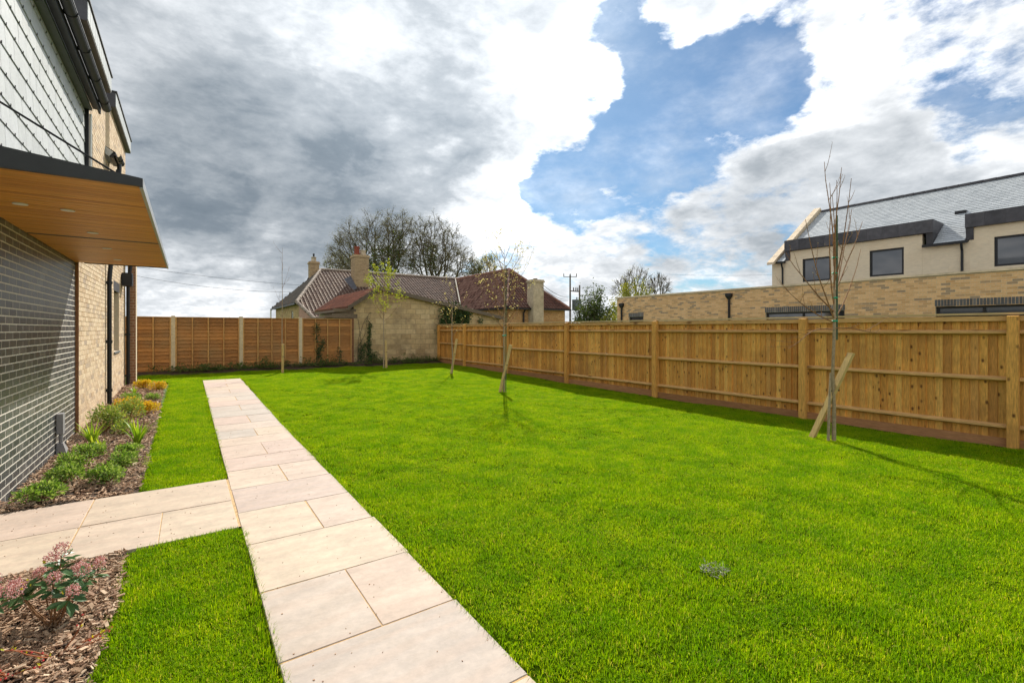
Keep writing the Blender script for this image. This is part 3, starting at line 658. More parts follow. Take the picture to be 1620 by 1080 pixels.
# roof with raised flat-topped bays
def slope(par, name, x0, z0, x1, z1, y0, y1, mat, tw=.25, tl=.22, th=.012):
    s_ = Vector((x1 - x0, 0, z1 - z0)); Ls = s_.length; s_.normalize(); nn = Vector((-s_.z, 0, s_.x)) if s_.x > 0 else Vector((s_.z, 0, -s_.x))
    b = MB(); O = Vector((x0, y0, z0))
    dd = -nn * .12
    P = [O, O + Vector((0, y1 - y0, 0)), O + Vector((0, y1 - y0, 0)) + s_ * Ls, O + s_ * Ls]; P += [p + dd for p in P]
    b.solid(P, [(0, 1, 2, 3), (4, 7, 6, 5), (0, 4, 5, 1), (1, 5, 6, 2), (2, 6, 7, 3), (3, 7, 4, 0)])
    ro = b.build(name, mat, par); m = MB(); k = 0; s0 = -.03
    while s0 < Ls:
        y = y0 - (tw / 2 if k % 2 else 0)
        while y < y1:
            a, bb = max(y, y0) + .003, min(y + tw, y1) - .003
            if bb - a > .03:
                o = O + Vector((0, a - y0, 0)) + s_ * s0; e = min(tl + .03, Ls - s0 + .02)
                lift = nn * (th * 1.6 + U(0, .003)); top = nn * .004
                Q = [o + lift, o + Vector((0, bb - a, 0)) + lift, o + Vector((0, bb - a, 0)) + s_ * e + top, o + s_ * e + top]
                m.face(Q if s_.x < 0 else Q[::-1], (r_ := R()))
                m.face([o, o + Vector((0, bb - a, 0)), o + Vector((0, bb - a, 0)) + lift, o + lift], r_)
            y += tw
        s0 += tl; k += 1
    m.build('slates', mat, ro, kind='stuff'); return ro
slope(house, 'roof', -1.12, 5.12, -5.3, 8.0, -3, 9.5, RSLATE)
slope(house, 'roof', -1.90, 5.14 + .68 * .701, -5.3, 8.0, 9.5, 16.1, RSLATE)
slope(house, 'roof', -1.22, 5.14, -1.899, 5.14 + .679 * .701, 12.21, 12.89, RSLATE)
for (a, b) in ((9.52, 12.2), (12.9, 16.08)):
    m = MB(); m.box((-2.9, a + .06, 5.0), (-1.56, b - .06, 6.26)); m.build('bay_core', LEAD, house)
    m = MB(); m.box((-3.6, a, 6.285), (-1.255, b, 6.60)); m.box((-3.6, a - .02, 6.602), (-1.225, b + .02, 6.625)); m.build('bay_capping', LEAD, house)
    m = MB(); n_ = int((b - a) / .22)
    for k in range(n_): m.box((-1.255, a + k * (b - a) / n_ + .01, 6.31), (-1.246, a + (k + 1) * (b - a) / n_ - .01, 6.58), R())
    m.build('capping_slates', SLATE, house, kind='stuff')
# downpipes
def downpipe(par, x, y, z0, z1, xe, ye, ze, r=.038, mat=BLACK):
    m = MB(); m.tube([(x, y, z0), (x, y, z1)], r, 8); m.tube([(x, y, z1 - .02), (x, y, z1 + .06), (xe, ye, ze - .12), (xe, ye, ze)], r, 8)
    for zc in (z0 + .25, (z0 + z1) / 2, z1 - .04): m.tube([(x, y, zc), (x, y, zc + .06)], r + .012, 8); m.box((x - r - .04, y - .045, zc + .01), (x, y + .045, zc + .05))
    return m.build('downpipe', mat, par)
downpipe(house, -1.295, 12.35, .1, 2.55, -1.16, 12.55, 5.0)
downpipe(house, -1.275, 15.68, .13, 2.75, -1.08, 15.72, 4.6)
m = MB(); m.box((-1.33, 14.9, 2.68), (-1.14, 15.25, 3.0)); m.box((-1.14, 14.94, 2.71), (-1.132, 15.06, 2.97)); m.box((-1.14, 15.10, 2.71), (-1.132, 15.21, 2.97)); m.build('wall_box', BLACK, house)
# cable cover at the wall foot
m = MB(); m.box((-1.378, 8.22, .26), (-1.315, 8.33, .52)); m.tube([(-1.345, 8.275, .14), (-1.345, 8.275, .27)], .022, 8)
m.solid([(-1.378, 8.24, .14), (-1.32, 8.24, .14), (-1.32, 8.31, .14), (-1.378, 8.31, .14), (-1.378, 8.16, -.03), (-1.26, 8.16, -.03), (-1.26, 8.39, -.03), (-1.378, 8.39, -.03)], [(3, 2, 1, 0), (0, 1, 5, 4), (1, 2, 6, 5), (2, 3, 7, 6)])
m.build('cable_cover', GPLAS, house, label='grey plastic cable cover at the foot of the dark brick wall')
# canopy
CY0, CY1, CXO, CZ = 4.20, 9.52, -.28, 2.605
canopy = MB(); P = [(-1.38, CY0, CZ + .012), (CXO, CY0, CZ + .012), (CXO, CY1, CZ + .012), (-1.38, CY1, CZ + .012), (-1.30, CY0, CZ + .17), (CXO, CY0, CZ + .062), (CXO, CY1, CZ + .062), (-1.30, CY1, CZ + .17)]
canopy.solid(P, [(0, 3, 2, 1), (4, 5, 6, 7), (0, 1, 5, 4), (1, 2, 6, 5), (2, 3, 7, 6), (3, 0, 4, 7)]); canopy = canopy.build('canopy', DGREY, house, label='flat grey canopy lined with cedar boards')
m = MB(); m.solid([(-1.29, CY0 - .03, CZ - .004), (CXO + .02, CY0 - .03, CZ - .004), (CXO + .02, CY0 - .001, CZ - .004), (-1.29, CY0 - .001, CZ - .004), (-1.29, CY0 - .03, CZ + .165), (CXO + .02, CY0 - .03, CZ + .052), (CXO + .02, CY0 - .001, CZ + .052), (-1.29, CY0 - .001, CZ + .165)], [(0, 3, 2, 1), (4, 5, 6, 7), (0, 1, 5, 4), (1, 2, 6, 5), (2, 3, 7, 6), (3, 0, 4, 7)]); m.build('front_fascia', DGREY, canopy)
boxo('edge_trim', (CXO + .001, CY0, CZ - .012), (CXO + .022, CY1 + .01, CZ + .056), SILV, canopy)
boxo('far_trim', (-1.29, CY1, CZ - .006), (CXO, CY1 + .012, CZ + .06), DGREY, canopy)
bw = .068; y = CY0 + .004; me_b = None
lights = [(-1.10, 5.31), (-.83, 5.37), (-.81, 6.47), (-.82, 7.61), (-.83, 8.77)]
while y + bw < CY1:
    if abs(y + bw / 2 - 6.93) < bw * .6:
        boxo('joint_trim', (-1.38, y, CZ + .002), (CXO, y + .012, CZ + .010), LEAD, canopy); y += .014; continue
    if me_b is None:
        t = MB(); t.box((0, 0, 0), (CXO + 1.379, bw - .005, .012)); o = t.build('board', CEDAR, canopy, origin=(0, 0, 0)); o.location = Vector((-1.379, y, CZ)) - WLD[canopy.name]; me_b = o.data
    else: inst('board', me_b, (-1.379, y, CZ + U(0, .001)), canopy)
    y += bw
for (x, yy) in lights:
    m = MB(); m.tube([(x, yy, CZ - .007), (x, yy, CZ - .001)], .046, 20); m.build('downlight', LIGHTW, canopy)
m = MB(); m.tube([(-.40, 4.25, 2.68), (-1.30, 4.25, 3.23)], .007, 6); m.tube([(-.40, 4.25, 2.665), (-.40, 4.25, 2.71)], .013, 6); m.build('tie_rod', BLACK, canopy)
m = MB(); m.tube([(-.40, 9.3, 2.68), (-1.27, 9.3, 3.2)], .007, 6); m.build('tie_rod', BLACK, canopy)

# ------------------------------------------------------------------ long boarded fence on the right
FX = 9.10
fence = thing('wooden_fence', (FX, 8, 0), 'long new closeboard timber fence with posts and three rails along the right of the lawn', 'fence')
t = MB(); bwid = .095
t.solid([(.0, 0, 0), (.004, bwid + .004, 0), (.02, bwid + .004, 0), (.02, 0, 0), (.0, 0, 1.66), (.004, bwid + .004, 1.66), (.02, bwid + .004, 1.66), (.02, 0, 1.66)],
        [(0, 1, 5, 4), (3, 7, 6, 2), (0, 4, 7, 3), (1, 2, 6, 5), (4, 5, 6, 7)])
first = None; y = -2.6; i = 0
while y < 18.75:
    dz = U(-.004, .004); x = FX - .002 + U(-.003, .003); a = -.15 + U(-.03, .03)
    if first is None:
        first = t.build('board', WOOD, fence, origin=(0, 0, 0)); first.location = Vector((x, y, .125)) - WLD[fence.name]; bm_ = first.data; first.rotation_euler = (0, 0, a)
    else:
        z0 = .125 + zg(y) * .9; o = inst('board', bm_, (x, y, z0 + dz), fence, (U(-.002, .002), 0, a), (1, 1, (1.785 - z0) / 1.66))
    y += bwid; i += 1
posts = [-1.75, 1.326, 3.91, 7.125, 10.242, 13.336, 16.319, 18.637]
for k, py in enumerate(posts):
    m = MB(); b0, b1 = zg(py) - .02, 1.80 if k != 1 else 1.79
    x0, x1, y0, y1 = 8.965, 9.07, py - .055, py + .055
    P = [(x0, y0, b0), (x1, y0, b0), (x1, y1, b0), (x0, y1, b0), (x0, y0, b1 - .012), (x1, y0, b1), (x1, y1, b1), (x0, y1, b1 - .012)]
    m.solid(P, [(4, 5, 6, 7), (0, 1, 5, 4), (1, 2, 6, 5), (2, 3, 7, 6), (3, 0, 4, 7)], R()); m.build('post', WOOD, fence)
pe = posts + [18.86]
for k in range(len(pe) - 1):
    a, b = pe[k] + .056, pe[k + 1] - .056
    if b - a < .05: continue
    for zr in (.29, .93, 1.56):
        sg = U(-.006, .006); m = MB(); n_ = 6
        for q in range(n_):
            ya, yb = a + (b - a) * q / n_, a + (b - a) * (q + 1) / n_
            s0, s1 = sg * math.sin(math.pi * q / n_), sg * math.sin(math.pi * (q + 1) / n_)
            zz = zr + (zg((a + b) / 2) * .5 if zr < 1 else 0)
            m.solid([(9.03, ya, zz + s0 - .012), (9.095, ya, zz + s0 - .035), (9.095, ya, zz + s0 + .035), (9.03, ya, zz + s0 + .012), (9.03, yb, zz + s1 - .012), (9.095, yb, zz + s1 - .035), (9.095, yb, zz + s1 + .035), (9.03, yb, zz + s1 + .012)],
                    [(0, 4, 5, 1), (1, 5, 6, 2), (2, 6, 7, 3), (3, 7, 4, 0)] + ([(0, 1, 2, 3)] if q == 0 else []) + ([(4, 7, 6, 5)] if q == n_ - 1 else []), .3)
        m.build('rail', RAILW, fence)
    boxo('counter_rail', (9.055, a, 1.715), (9.090, b, 1.782), RAILW, fence)
    boxo('gravel_board', (9.04, a, zg(a) - .03), (9.075, b, zg(b) + .135), GRAVB, fence)
for k in range(7):
    a, b = -2.6 + k * 3.07, -2.6 + (k + 1) * 3.07 - .004
    boxo('capping', (9.04, a, 1.80), (9.17, b, 1.828), CAPW, fence)

# ------------------------------------------------------------------ lap panel fence at the back
BY = 18.9; HT = 2.03
bf = thing('panel_fence', (2, BY, zg(19)), 'waney lap panel fence with pale posts across the far end of the lawn', 'fence')
bps = [-2.315, -.39, 1.535, 3.46]
for x in bps: boxo('post', (x - .055, BY - .06, zg(19) - .03), (x + .055, BY + .05, HT + .02), CONC, bf)
boxo('end_post', (5.33, BY - .05, zg(19)), (5.42, BY + .05, HT), M('dark old post', (.20, .09, .04), ns=9, amt=.3), bf)
edges = [(-2.26, -.445), (-.335, 1.48), (1.59, 3.405), (3.515, 5.33)]
for pi, (a, b) in enumerate(edges):
    z = zg(19) + .03; nrow = 15; hh = (HT - .05 - z) / nrow
    for k in range(nrow):
        z0 = z + k * hh; m = MB(); n_ = 10; ph = U(0, 6); am = U(.004, .014)
        pts = []
        for q in range(n_ + 1):
            x = a + (b - a) * q / n_; lo = z0 - .02 + am * math.sin(ph + q * .9) + am * .6 * math.sin(q * 2.3 + ph)
            pts.append((x, lo))
        rr = R()
        for q in range(n_):
            (xa, la), (xb, lb) = pts[q], pts[q + 1]; zt = z0 + hh + .01
            m.solid([(xa, BY - .040, la), (xb, BY - .040, lb), (xb, BY - .004, zt), (xa, BY - .004, zt), (xa, BY - .006, la), (xb, BY - .006, lb)], [(0, 1, 2, 3), (4, 5, 1, 0)], rr)
        m.build('slat', LAPW, bf)
    boxo('panel_back', (a, BY + .004, z), (b, BY + .012, HT - .03), LAPW, bf)
    for u in (0, .25, .5, .75, 1):
        xc = a + .02 + (b - a - .04) * u; boxo('batten', (xc - .02, BY - .062, z), (xc + .02, BY - .042, HT - .04), LAPB, bf)
    boxo('top_rail', (a, BY - .062, HT - .04), (b, BY + .03, HT - .015), LAPB, bf)

# ------------------------------------------------------------------ block outbuilding behind the corner
ob = thing('outbuilding', (8, 20, zg(19)), 'old gabled block outbuilding with a red pantile roof behind the corner of the two fences', 'outbuilding')
GP = (6.43, 3.34)                     # gable peak x, z
def gtop(x): return GP[1] - (x - GP[0]) * .1875 if x > GP[0] else GP[1] - (GP[0] - x) * .68
X0, X1 = 5.45, 12.4
m = MB(); zb = zg(19) - .05
m.solid([(X0, 19.0, zb), (X1, 19.0, zb), (X1, 19.0, gtop(X1) - .06), (GP[0], 19.0, GP[1] - .06), (X0, 19.0, gtop(X0) - .06), (X0, 25, zb), (X1, 25, zb), (X1, 25, gtop(X1) - .06), (GP[0], 25, GP[1] - .06), (X0, 25, gtop(X0) - .06)],
        [(0, 1, 2, 3, 4), (9, 8, 7, 6, 5), (0, 4, 9, 5), (1, 6, 7, 2)])
gw = m.build('gable_wall', BLMORT, ob)
bl_, bhh = .44, .215; r = 0; z = zb
while z < 3.3:
    x = X0 + .005 - (bl_ / 2 if r % 2 else 0)
    while x < X1:
        a, b = max(x, X0 + .004), min(x + bl_ - .012, X1)
        zt = z + bhh - .012
        if b - a > .05:
            ztl, ztr = min(zt, gtop(a) - .075), min(zt, gtop(b) - .075)
            if a < GP[0] < b: ztl = ztr = min(zt, min(gtop(a), gtop(b)) - .06)
            if max(ztl, ztr) > z + .03:
                ztl, ztr = max(ztl, z + .004), max(ztr, z + .004)
                d = .010 + U(-.003, .004); m = MB()
                m.solid([(a, 19.0 - d, z), (b, 19.0 - d, z), (b, 19.0 - d, ztr), (a, 19.0 - d, ztl), (a, 19.0, z), (b, 19.0, z), (b, 19.0, ztr), (a, 19.0, ztl)], [(0, 1, 2, 3), (4, 5, 1, 0), (1, 5, 6, 2), (3, 2, 6, 7), (4, 0, 3, 7)], R())
                m.build('block', BLOCKM, gw)
        x += bl_
    z += bhh; r += 1
def inside(p, poly):
    x, y = p; c = False; j = len(poly) - 1
    for i in range(len(poly)):
        xi, yi = poly[i]; xj, yj = poly[j]
        if (yi > y) != (yj > y) and x < (xj - xi) * (y - yi) / (yj - yi) + xi: c = not c
        j = i
    return c
LITK = 1                                     # sun glint put into the colour of one flank of each tile
def pantiles(par, name, A, B, pts, mat, tw=.30, tl=.40, amp=.055, thick=.1):
    """A: eave start, B: eave end, pts: roof corners in order; tiles cover the polygon"""
    A = Vector(A); u = (Vector(B) - A).normalized(); pts = [Vector(p) for p in pts]
    n = None
    for k in range(1, len(pts) - 1):
        n = (pts[k] - pts[0]).cross(pts[k + 1] - pts[0])
        if n.length > 1e-3: break
    n.normalize(); n = -n if n.z < 0 else n
    s = n.cross(u); s = -s if s.z < 0 else s
    poly = [((p - A).dot(u), (p - A).dot(s)) for p in pts]
    b = MB(); b.solid(list(pts) + [p - n * thick for p in pts], [tuple(range(len(pts))), tuple(range(2 * len(pts) - 1, len(pts) - 1, -1))] + [(k, k + len(pts), (k + 1) % len(pts) + len(pts), (k + 1) % len(pts)) for k in range(len(pts))])
    ro = b.build(name, mat, par)
    m = MB(); u0, u1 = min(p[0] for p in poly), max(p[0] for p in poly); s0, s1 = min(p[1] for p in poly), max(p[1] for p in poly)
    prof = [(0, .1), (.22, 1), (.44, .25), (.7, -.15), (1, .1)]
    ss = s0
    while ss < s1:
        uu = u0
        while uu < u1:
            if inside((uu + tw / 2, ss + tl / 2), poly) :
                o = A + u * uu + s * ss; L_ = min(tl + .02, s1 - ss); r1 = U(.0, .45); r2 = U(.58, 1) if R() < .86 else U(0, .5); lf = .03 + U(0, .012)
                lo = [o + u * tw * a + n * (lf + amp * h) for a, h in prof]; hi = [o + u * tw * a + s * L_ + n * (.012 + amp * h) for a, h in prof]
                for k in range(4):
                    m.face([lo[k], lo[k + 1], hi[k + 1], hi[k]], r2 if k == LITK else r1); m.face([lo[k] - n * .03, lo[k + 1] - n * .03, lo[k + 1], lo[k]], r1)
            uu += tw
        ss += tl
    m.build('tiles', mat, ro, kind='stuff'); return ro
def ridge(par, a, b, r=.11, mat=RIDGE, seg=.4):
    a, b = Vector(a), Vector(b); d = (b - a); n = max(1, int(d.length / seg)); m = MB()
    for k in range(n):
        p, q = a + d * k / n, a + d * (k + 1) / n - d.normalized() * .015
        m.tube([p, q], [r * U(.95, 1.05), r * .92], 8, R())
    m.build('ridge_tiles', mat, par, kind='stuff')
ye = 24.8; ex = 5.18; ez = gtop(ex)
pantiles(ob, 'roof', (ex, 18.82, ez), (ex, ye, ez), [(ex, 18.82, ez), (ex, ye, ez), (GP[0], ye, GP[1]), (GP[0], 18.82, GP[1])], PANTO, tw=.22, tl=.28, amp=.035)
pantiles(ob, 'roof', (X1 + .2, ye, gtop(X1 + .2)), (X1 + .2, 18.84, gtop(X1 + .2)), [(X1 + .2, ye, gtop(X1 + .2)), (X1 + .2, 18.84, gtop(X1 + .2)), (GP[0] + .01, 18.84, GP[1] - .002), (GP[0] + .01, ye, GP[1] - .002)], PANT, tw=.22, tl=.28, amp=.035)
m = MB()
for (a, b) in ((ex, GP[0] - .003), (GP[0] + .003, X1 + .2)):
    m.solid([(a, 18.79, gtop(a) - .13), (b, 18.79, gtop(b) - .13), (b, 18.79, gtop(b) + .03), (a, 18.79, gtop(a) + .03), (a, 18.815, gtop(a) - .13), (b, 18.815, gtop(b) - .13), (b, 18.815, gtop(b) + .03), (a, 18.815, gtop(a) + .03)], [(0, 1, 2, 3), (0, 4, 5, 1), (3, 2, 6, 7), (1, 5, 6, 2), (4, 0, 3, 7)], R())
m.build('bargeboard', OLDT, ob)
m = MB(); m.box((ex + .02, 18.9, ez - .14), (ex + .10, ye, ez - .04)); m.box((ex - .55, 18.98, 2.05), (X0 + .15, 19.06, 2.22)); m.box((ex - .5, 18.99, 2.30), (X0 + .1, 19.06, 2.42)); m.build('eaves_beam', OLDT, ob)
m = MB(); m.solid([(4.35, 19.0, 2.10), (5.5, 19.0, 2.22), (5.5, 24, 2.22), (4.35, 24, 2.10), (4.35, 19.0, 2.04), (5.5, 19.0, 2.16), (5.5, 24, 2.16), (4.35, 24, 2.04)], [(0, 1, 2, 3), (4, 7, 6, 5), (0, 4, 5, 1), (3, 0, 4, 7)]); m.build('lean_to_roof', OLDT, ob)

# ------------------------------------------------------------------ old tiled house beyond
oh = thing('cottage', (16, 45, .17), 'old rambling stone house with weathered pantile roofs and three chimneys beyond the fence', 'house')
E1 = 3.72; A1 = (7.05, 40.0); RZ = 7.22; RX = 10.35; RYm = 46.7; FARY = 53.4; VX, VY = 24.6, 46.7
pantiles(oh, 'hip_roof', (7.05, 40, E1), (7.05, FARY, E1), [(7.05, 40, E1), (RX, RYm, RZ), (7.05, FARY, E1)], M('dark weathered tile', [(0, (.10, .085, .07)), (.6, (.15, .125, .10)), (1, (.20, .17, .13))], ns=5, amt=.35, bump=.4, bs=20))
sl_ = (RZ - E1) / 6.7; cy = 36.6; cz = E1 - sl_ * (40 - cy)
pantiles(oh, 'main_roof', (7.05, cy, cz), (27, cy, cz), [(8.1, cy, cz), (27.0, cy, cz), (27.0, RYm, RZ), (RX, RYm, RZ), (7.05, 40, E1)], PANT)
pantiles(oh, 'rear_roof', (7.05, FARY, E1), (30, FARY, E1), [(7.05, FARY, E1), (RX, RYm + .01, RZ), (30, RYm + .01, RZ), (30, FARY, E1)], PANT)
ridge(oh, (RX, RYm, RZ + .05), (27, RYm, RZ + .05), .14); ridge(oh, (7.05, 40, E1 + .06), (RX, RYm, RZ + .06), .14); ridge(oh, (8.1, cy, cz + .06), (7.05, 40, E1 + .06), .13)
# right wing, hip end towards the garden
WY = 31.3; WZ = 3.39; WE0, WE1 = 21.2, 27.95; WRY = 36.0; WRZ = 7.15
pantiles(oh, 'wing_roof', (WE0, 46, WZ), (WE0, WY, WZ), [(WE0, 46, WZ), (WE0, WY, WZ), (VX, WRY, WRZ), (VX, 46.9, WRZ)], PANTR)
pantiles(oh, 'wing_hip', (WE0, WY, WZ), (WE1, WY, WZ), [(WE0, WY, WZ), (WE1, WY, WZ), (VX, WRY, WRZ)], PANTR)
pantiles(oh, 'wing_rear_roof', (WE1, WY, WZ), (WE1, 46, WZ), [(WE1, WY, WZ), (WE1, 46, WZ), (VX, 46, WRZ), (VX, WRY, WRZ)], PANTR)
ridge(oh, (VX, WRY, WRZ + .05), (VX, 46.9, WRZ + .05), .14, M('red ridge tile', (.26, .13, .09), ns=8, amt=.3)); ridge(oh, (WE0, WY, WZ + .06), (VX, WRY, WRZ + .06), .10, PANTR); ridge(oh, (WE1, WY, WZ + .06), (VX, WRY, WRZ + .06), .13, MATS['red ridge tile'])
ridge(oh, (21.4, 39.5, WZ + .35), (24.3, 46.1, WRZ + .02), .07, M('pale valley lead', (.42, .38, .30), ns=8, amt=.2), 3)
fr_ = Frame((WE0 + .3, WY + .35, 0), (1, 0, 0), (0, -1, 0))
bricks(oh, fr_, WE1 - WE0 - .6, WZ - .1, [], RUBBLE, BLMORT, 'wing_wall', bl=.38, bh=.15, jt=.025, proud=.02)
fr2 = Frame((WE0 + .3, 46, 0), (0, -1, 0), (-1, 0, 0)); bricks(oh, fr2, 46 - WY - .35, WZ - .1, [], RUBBLE, BLMORT, 'wing_side_wall', bl=.38, bh=.15, jt=.025, proud=.02)
boxo('gutter', (WE0 - .08, WY - .12, WZ - .14), (WE1 + .05, WY - .005, WZ - .02), BLACK, oh); boxo('gutter', (WE0 - .12, WY, WZ - .14), (WE0 - .005, 44, WZ - .02), BLACK, oh)
m = MB(); m.tube([(23.0, 31.5, .2), (23.0, 31.5, 3.0), (23.0, 31.25, 3.25)], .07, 6); m.build('downpipe', BLACK, oh)
fr3 = Frame((7.4, 53, 0), (0, -1, 0), (-1, 0, 0)); ow = M('old yellow stone', [(0, (.42, .28, .10)), (.5, (.52, .36, .15)), (1, (.34, .22, .08))], ns=9, amt=.3, bump=.5)
bricks(oh, fr3, 13, E1, [(8.6, 9.6, 2.3, 3.1)], ow, BLMORT, 'side_wall', bl=.4, bh=.17, jt=.02, proud=.02)
window(oh, fr3, 8.6, 9.6, 2.3, 3.1, mat=LIGHTW, rec=.06, bars=(9.1,), fr=.09)
boxo('front_wall', (7.42, 37.2, 0), (26, 37.5, 2.0), ow, oh)
m = MB(); m.solid([(7.25, 40.1, E1 - .12), (8.2, 36.7, cz - .12), (8.2, 36.7, 1.2), (7.25, 40.1, 1.2), (7.35, 40.1, E1 - .12), (8.3, 36.7, cz - .12), (8.3, 36.7, 1.2), (7.35, 40.1, 1.2)], [(0, 1, 2, 3), (7, 6, 5, 4)]); m.build('brick_verge', M('pink old brick', (.40, .22, .15), (.45, .27, .19), ns=9, amt=.3), oh)
m = MB(); m.tube([(6.95, FARY - .2, .2), (6.95, FARY - .2, 3.5), (7.05, FARY - .2, 3.7)], .07, 6); m.build('downpipe', LIGHTW, oh)
boxo('gutter', (6.92, 40.2, E1 - .14), (7.04, FARY, E1 - .02), BLACK, oh)
def chimney(x, y, w, z0, z1, mat, pots, d=None, label=None):
    d = d or w; fr = Frame((x - w / 2, y - d / 2, z0), (1, 0, 0), (0, -1, 0))
    m = MB(); m.box((x - w / 2, y - d / 2, z0), (x + w / 2, y + d / 2, z1)); c = m.build('chimney', BLMORT if mat is OLDBR else mat, oh, label=label)
    if mat is OLDBR:
        mm = MB(); zz = z0
        k = 0
        while zz < z1 - .06:
            for (O, uu, nn, L_) in ((Vector((x - w / 2, y - d / 2, 0)), Vector((1, 0, 0)), Vector((0, -1, 0)), w), (Vector((x - w / 2, y + d / 2, 0)), Vector((0, -1, 0)), Vector((-1, 0, 0)), d), (Vector((x + w / 2, y - d / 2, 0)), Vector((0, 1, 0)), Vector((1, 0, 0)), d)):
                q = -(.12 if k % 2 else 0)
                while q < L_:
                    a, b = max(q, 0) + .005, min(q + .225, L_) - .005
                    if b - a > .02: mm.obox(O + uu * a + Vector((0, 0, zz)), uu * (b - a), Vector((0, 0, .066)), nn * .008, R(), back=False)
                    q += .23
            zz += .078; k += 1
        mm.build('brickwork', OLDBR, c, kind='stuff')
    m = MB(); m.box((x - w / 2 - .08, y - d / 2 - .08, z1), (x + w / 2 + .08, y + d / 2 + .08, z1 + .12)); m.box((x - w / 2 - .03, y - d / 2 - .03, z1 + .121), (x + w / 2 + .03, y + d / 2 + .03, z1 + .22)); m.build('cap', mat, c)
    for (px, h, r_, pm_) in pots:
        m = MB(); m.tube([(x + px, y, z1 + .2), (x + px, y, z1 + .2 + h * .8), (x + px, y, z1 + .2 + h * .82), (x + px, y, z1 + .2 + h)], [r_, r_ * .8, r_ * .95, r_ * .95], 10); m.build('pot', pm_, c)
chimney(10.4, 50, .85, 4.6, 8.15, OLDBR, [(0, .5, .27, RENDER_), (0, .85, .10, BLACK)], label='left chimney with a rounded pale pot')
chimney(13.2, 44.0, 1.28, 3.0, 8.25, OLDBR, [(-.28, .85, .26, TERRA), (.28, .55, .3, RENDER_)], label='tall buff brick chimney with a red pot')
chimney(24.1, 31.35, 1.08, 0, 5.55, RENDER_, [(0, .14, .2, OLDT)], d=.9, label='plain rendered chimney on the wing')
m = MB(); m.solid([(12.2, 42.6, 5.12), (12.55, 42.6, 5.3), (12.55, 44.6, 6.6), (11.9, 44.6, 6.25)], [(0, 1, 2, 3)]); 
m.build('flashing', LEAD, oh)

# ------------------------------------------------------------------ new stone and brick house on the right
nb = thing('modern_house', (24, 6, 0), 'new limestone house with slate roof and low brick range behind the right fence', 'house')
PXX = 19.8
fb = Frame((PXX, 18.23, 0), (0, -1, 0), (-1, 0, 0)); Y2u = lambda y: 18.23 - y
holes = [(Y2u(10.04), Y2u(7.18), 1.2, 2.30), (Y2u(4.64), Y2u(.2), .3, 2.335), (Y2u(17.39), Y2u(16.4), 1.4, 2.28)]
bricks(nb, fb, 27, 3.32, holes, TBR2, MORT2, 'brick_wall', proud=.005, label='long low buff brick wall with dark brick lintels')
for (a, b, z0, z1), bars in zip(holes, ((1,), (1, 2, 3), ())):
    window(nb, fb, a + .01, b - .01, z0, z1, rec=.08, fr=.07, bars=[a + (b - a) * k / (len(bars) + 1) for k in bars], mat=BLACK)
    lintel(nb, fb, a - .02, b + .02, z1 + .002, z1 + .222)
m = MB(); m.box((PXX - .06, -8.8, 3.33), (PXX + .3, 18.29, 3.40)); m.build('coping', COPE, nb)
boxo('flat_roof', (PXX + .3, -8.8, 3.1), (27.3, 18.2, 3.2), LEAD, nb)
boxo('end_wall', (PXX + .25, 18.0, 0), (27.3, 18.22, 3.32), TBR2, nb)
for yy, zt in ((17.86, 3.04), (11.6, 3.20)):
    m = MB(); m.solid([(PXX - .15, yy - .14, zt), (PXX - .01, yy - .14, zt), (PXX - .01, yy + .14, zt), (PXX - .15, yy + .14, zt), (PXX - .15, yy - .14, zt - .12), (PXX - .01, yy - .14, zt - .12), (PXX - .01, yy + .14, zt - .12), (PXX - .15, yy + .14, zt - .12), (PXX - .11, yy - .05, zt - .26), (PXX - .02, yy - .05, zt - .26), (PXX - .02, yy + .05, zt - .26), (PXX - .11, yy + .05, zt - .26)],
            [(0, 1, 2, 3), (0, 4, 5, 1), (1, 5, 6, 2), (2, 6, 7, 3), (3, 7, 4, 0), (4, 8, 9, 5), (5, 9, 10, 6), (6, 10, 11, 7), (7, 11, 8, 4)])
    m.tube([(PXX - .065, yy, zt - .25), (PXX - .065, yy, .0)], .05, 8); m.build('hopper_downpipe', BLACK, nb)
WX = 27.5; GY = 13.5
fs = Frame((WX, GY, 0), (0, -1, 0), (-1, 0, 0)); V2 = lambda y: GY - y
# parapet height of the wall: tall bays and lower eaves between
def swall(y0, y1, z1, hs=()):
    f2 = Frame((WX, y0, 0), (0, -1, 0), (-1, 0, 0)); m = MB()
    backing(m, f2, y0 - y1, z1, [(y0 - a, y0 - b, c, d) for a, b, c, d in hs], -.3, 0)
    m.build('stone_wall', STONE, nb)
    for a, b, c, d in hs: window(nb, f2, y0 - a, y0 - b, c, d, rec=.05, fr=.085, mat=BLACK)
    m = MB(); zc = .3; k = 0                                        # ashlar faces, 2 mm joints
    while zc < z1:
        q = -(.3 if k % 2 else 0)
        while q < y0 - y1:
            a, b = max(q, 0), min(q + .6, y0 - y1)
            top = min(zc + .297, z1)
            if b - a > .02 and not any((y0 - h[0]) < b and (y0 - h[1]) > a and h[2] < top and h[3] > zc for h in hs):
                m.obox(f2.p(a + .003, zc, 0), f2.u * (b - a - .006), Vector((0, 0, top - zc - .004)), f2.n * .006, R(), back=False)
            q += .6
        zc += .3; k += 1
    m.build('ashlar', STONE, nb, kind='stuff')
swall(13.5, 12.8, 5.38)
swall(12.799, 6.90, 5.93, [(11.955, 10.60, 4.17, 5.42), (8.91, 7.57, 4.17, 5.45)])
swall(6.899, 5.35, 5.36)
swall(5.349, -8.6, 5.95, [(4.59, 2.2, 4.2, 5.43), (.5, -1.2, 4.2, 5.43)])
boxo('core', (WX + .3, -8.6, 0), (37.6, 13.2, 5.3), STONE, nb)
SG = 3.58 / 5.54
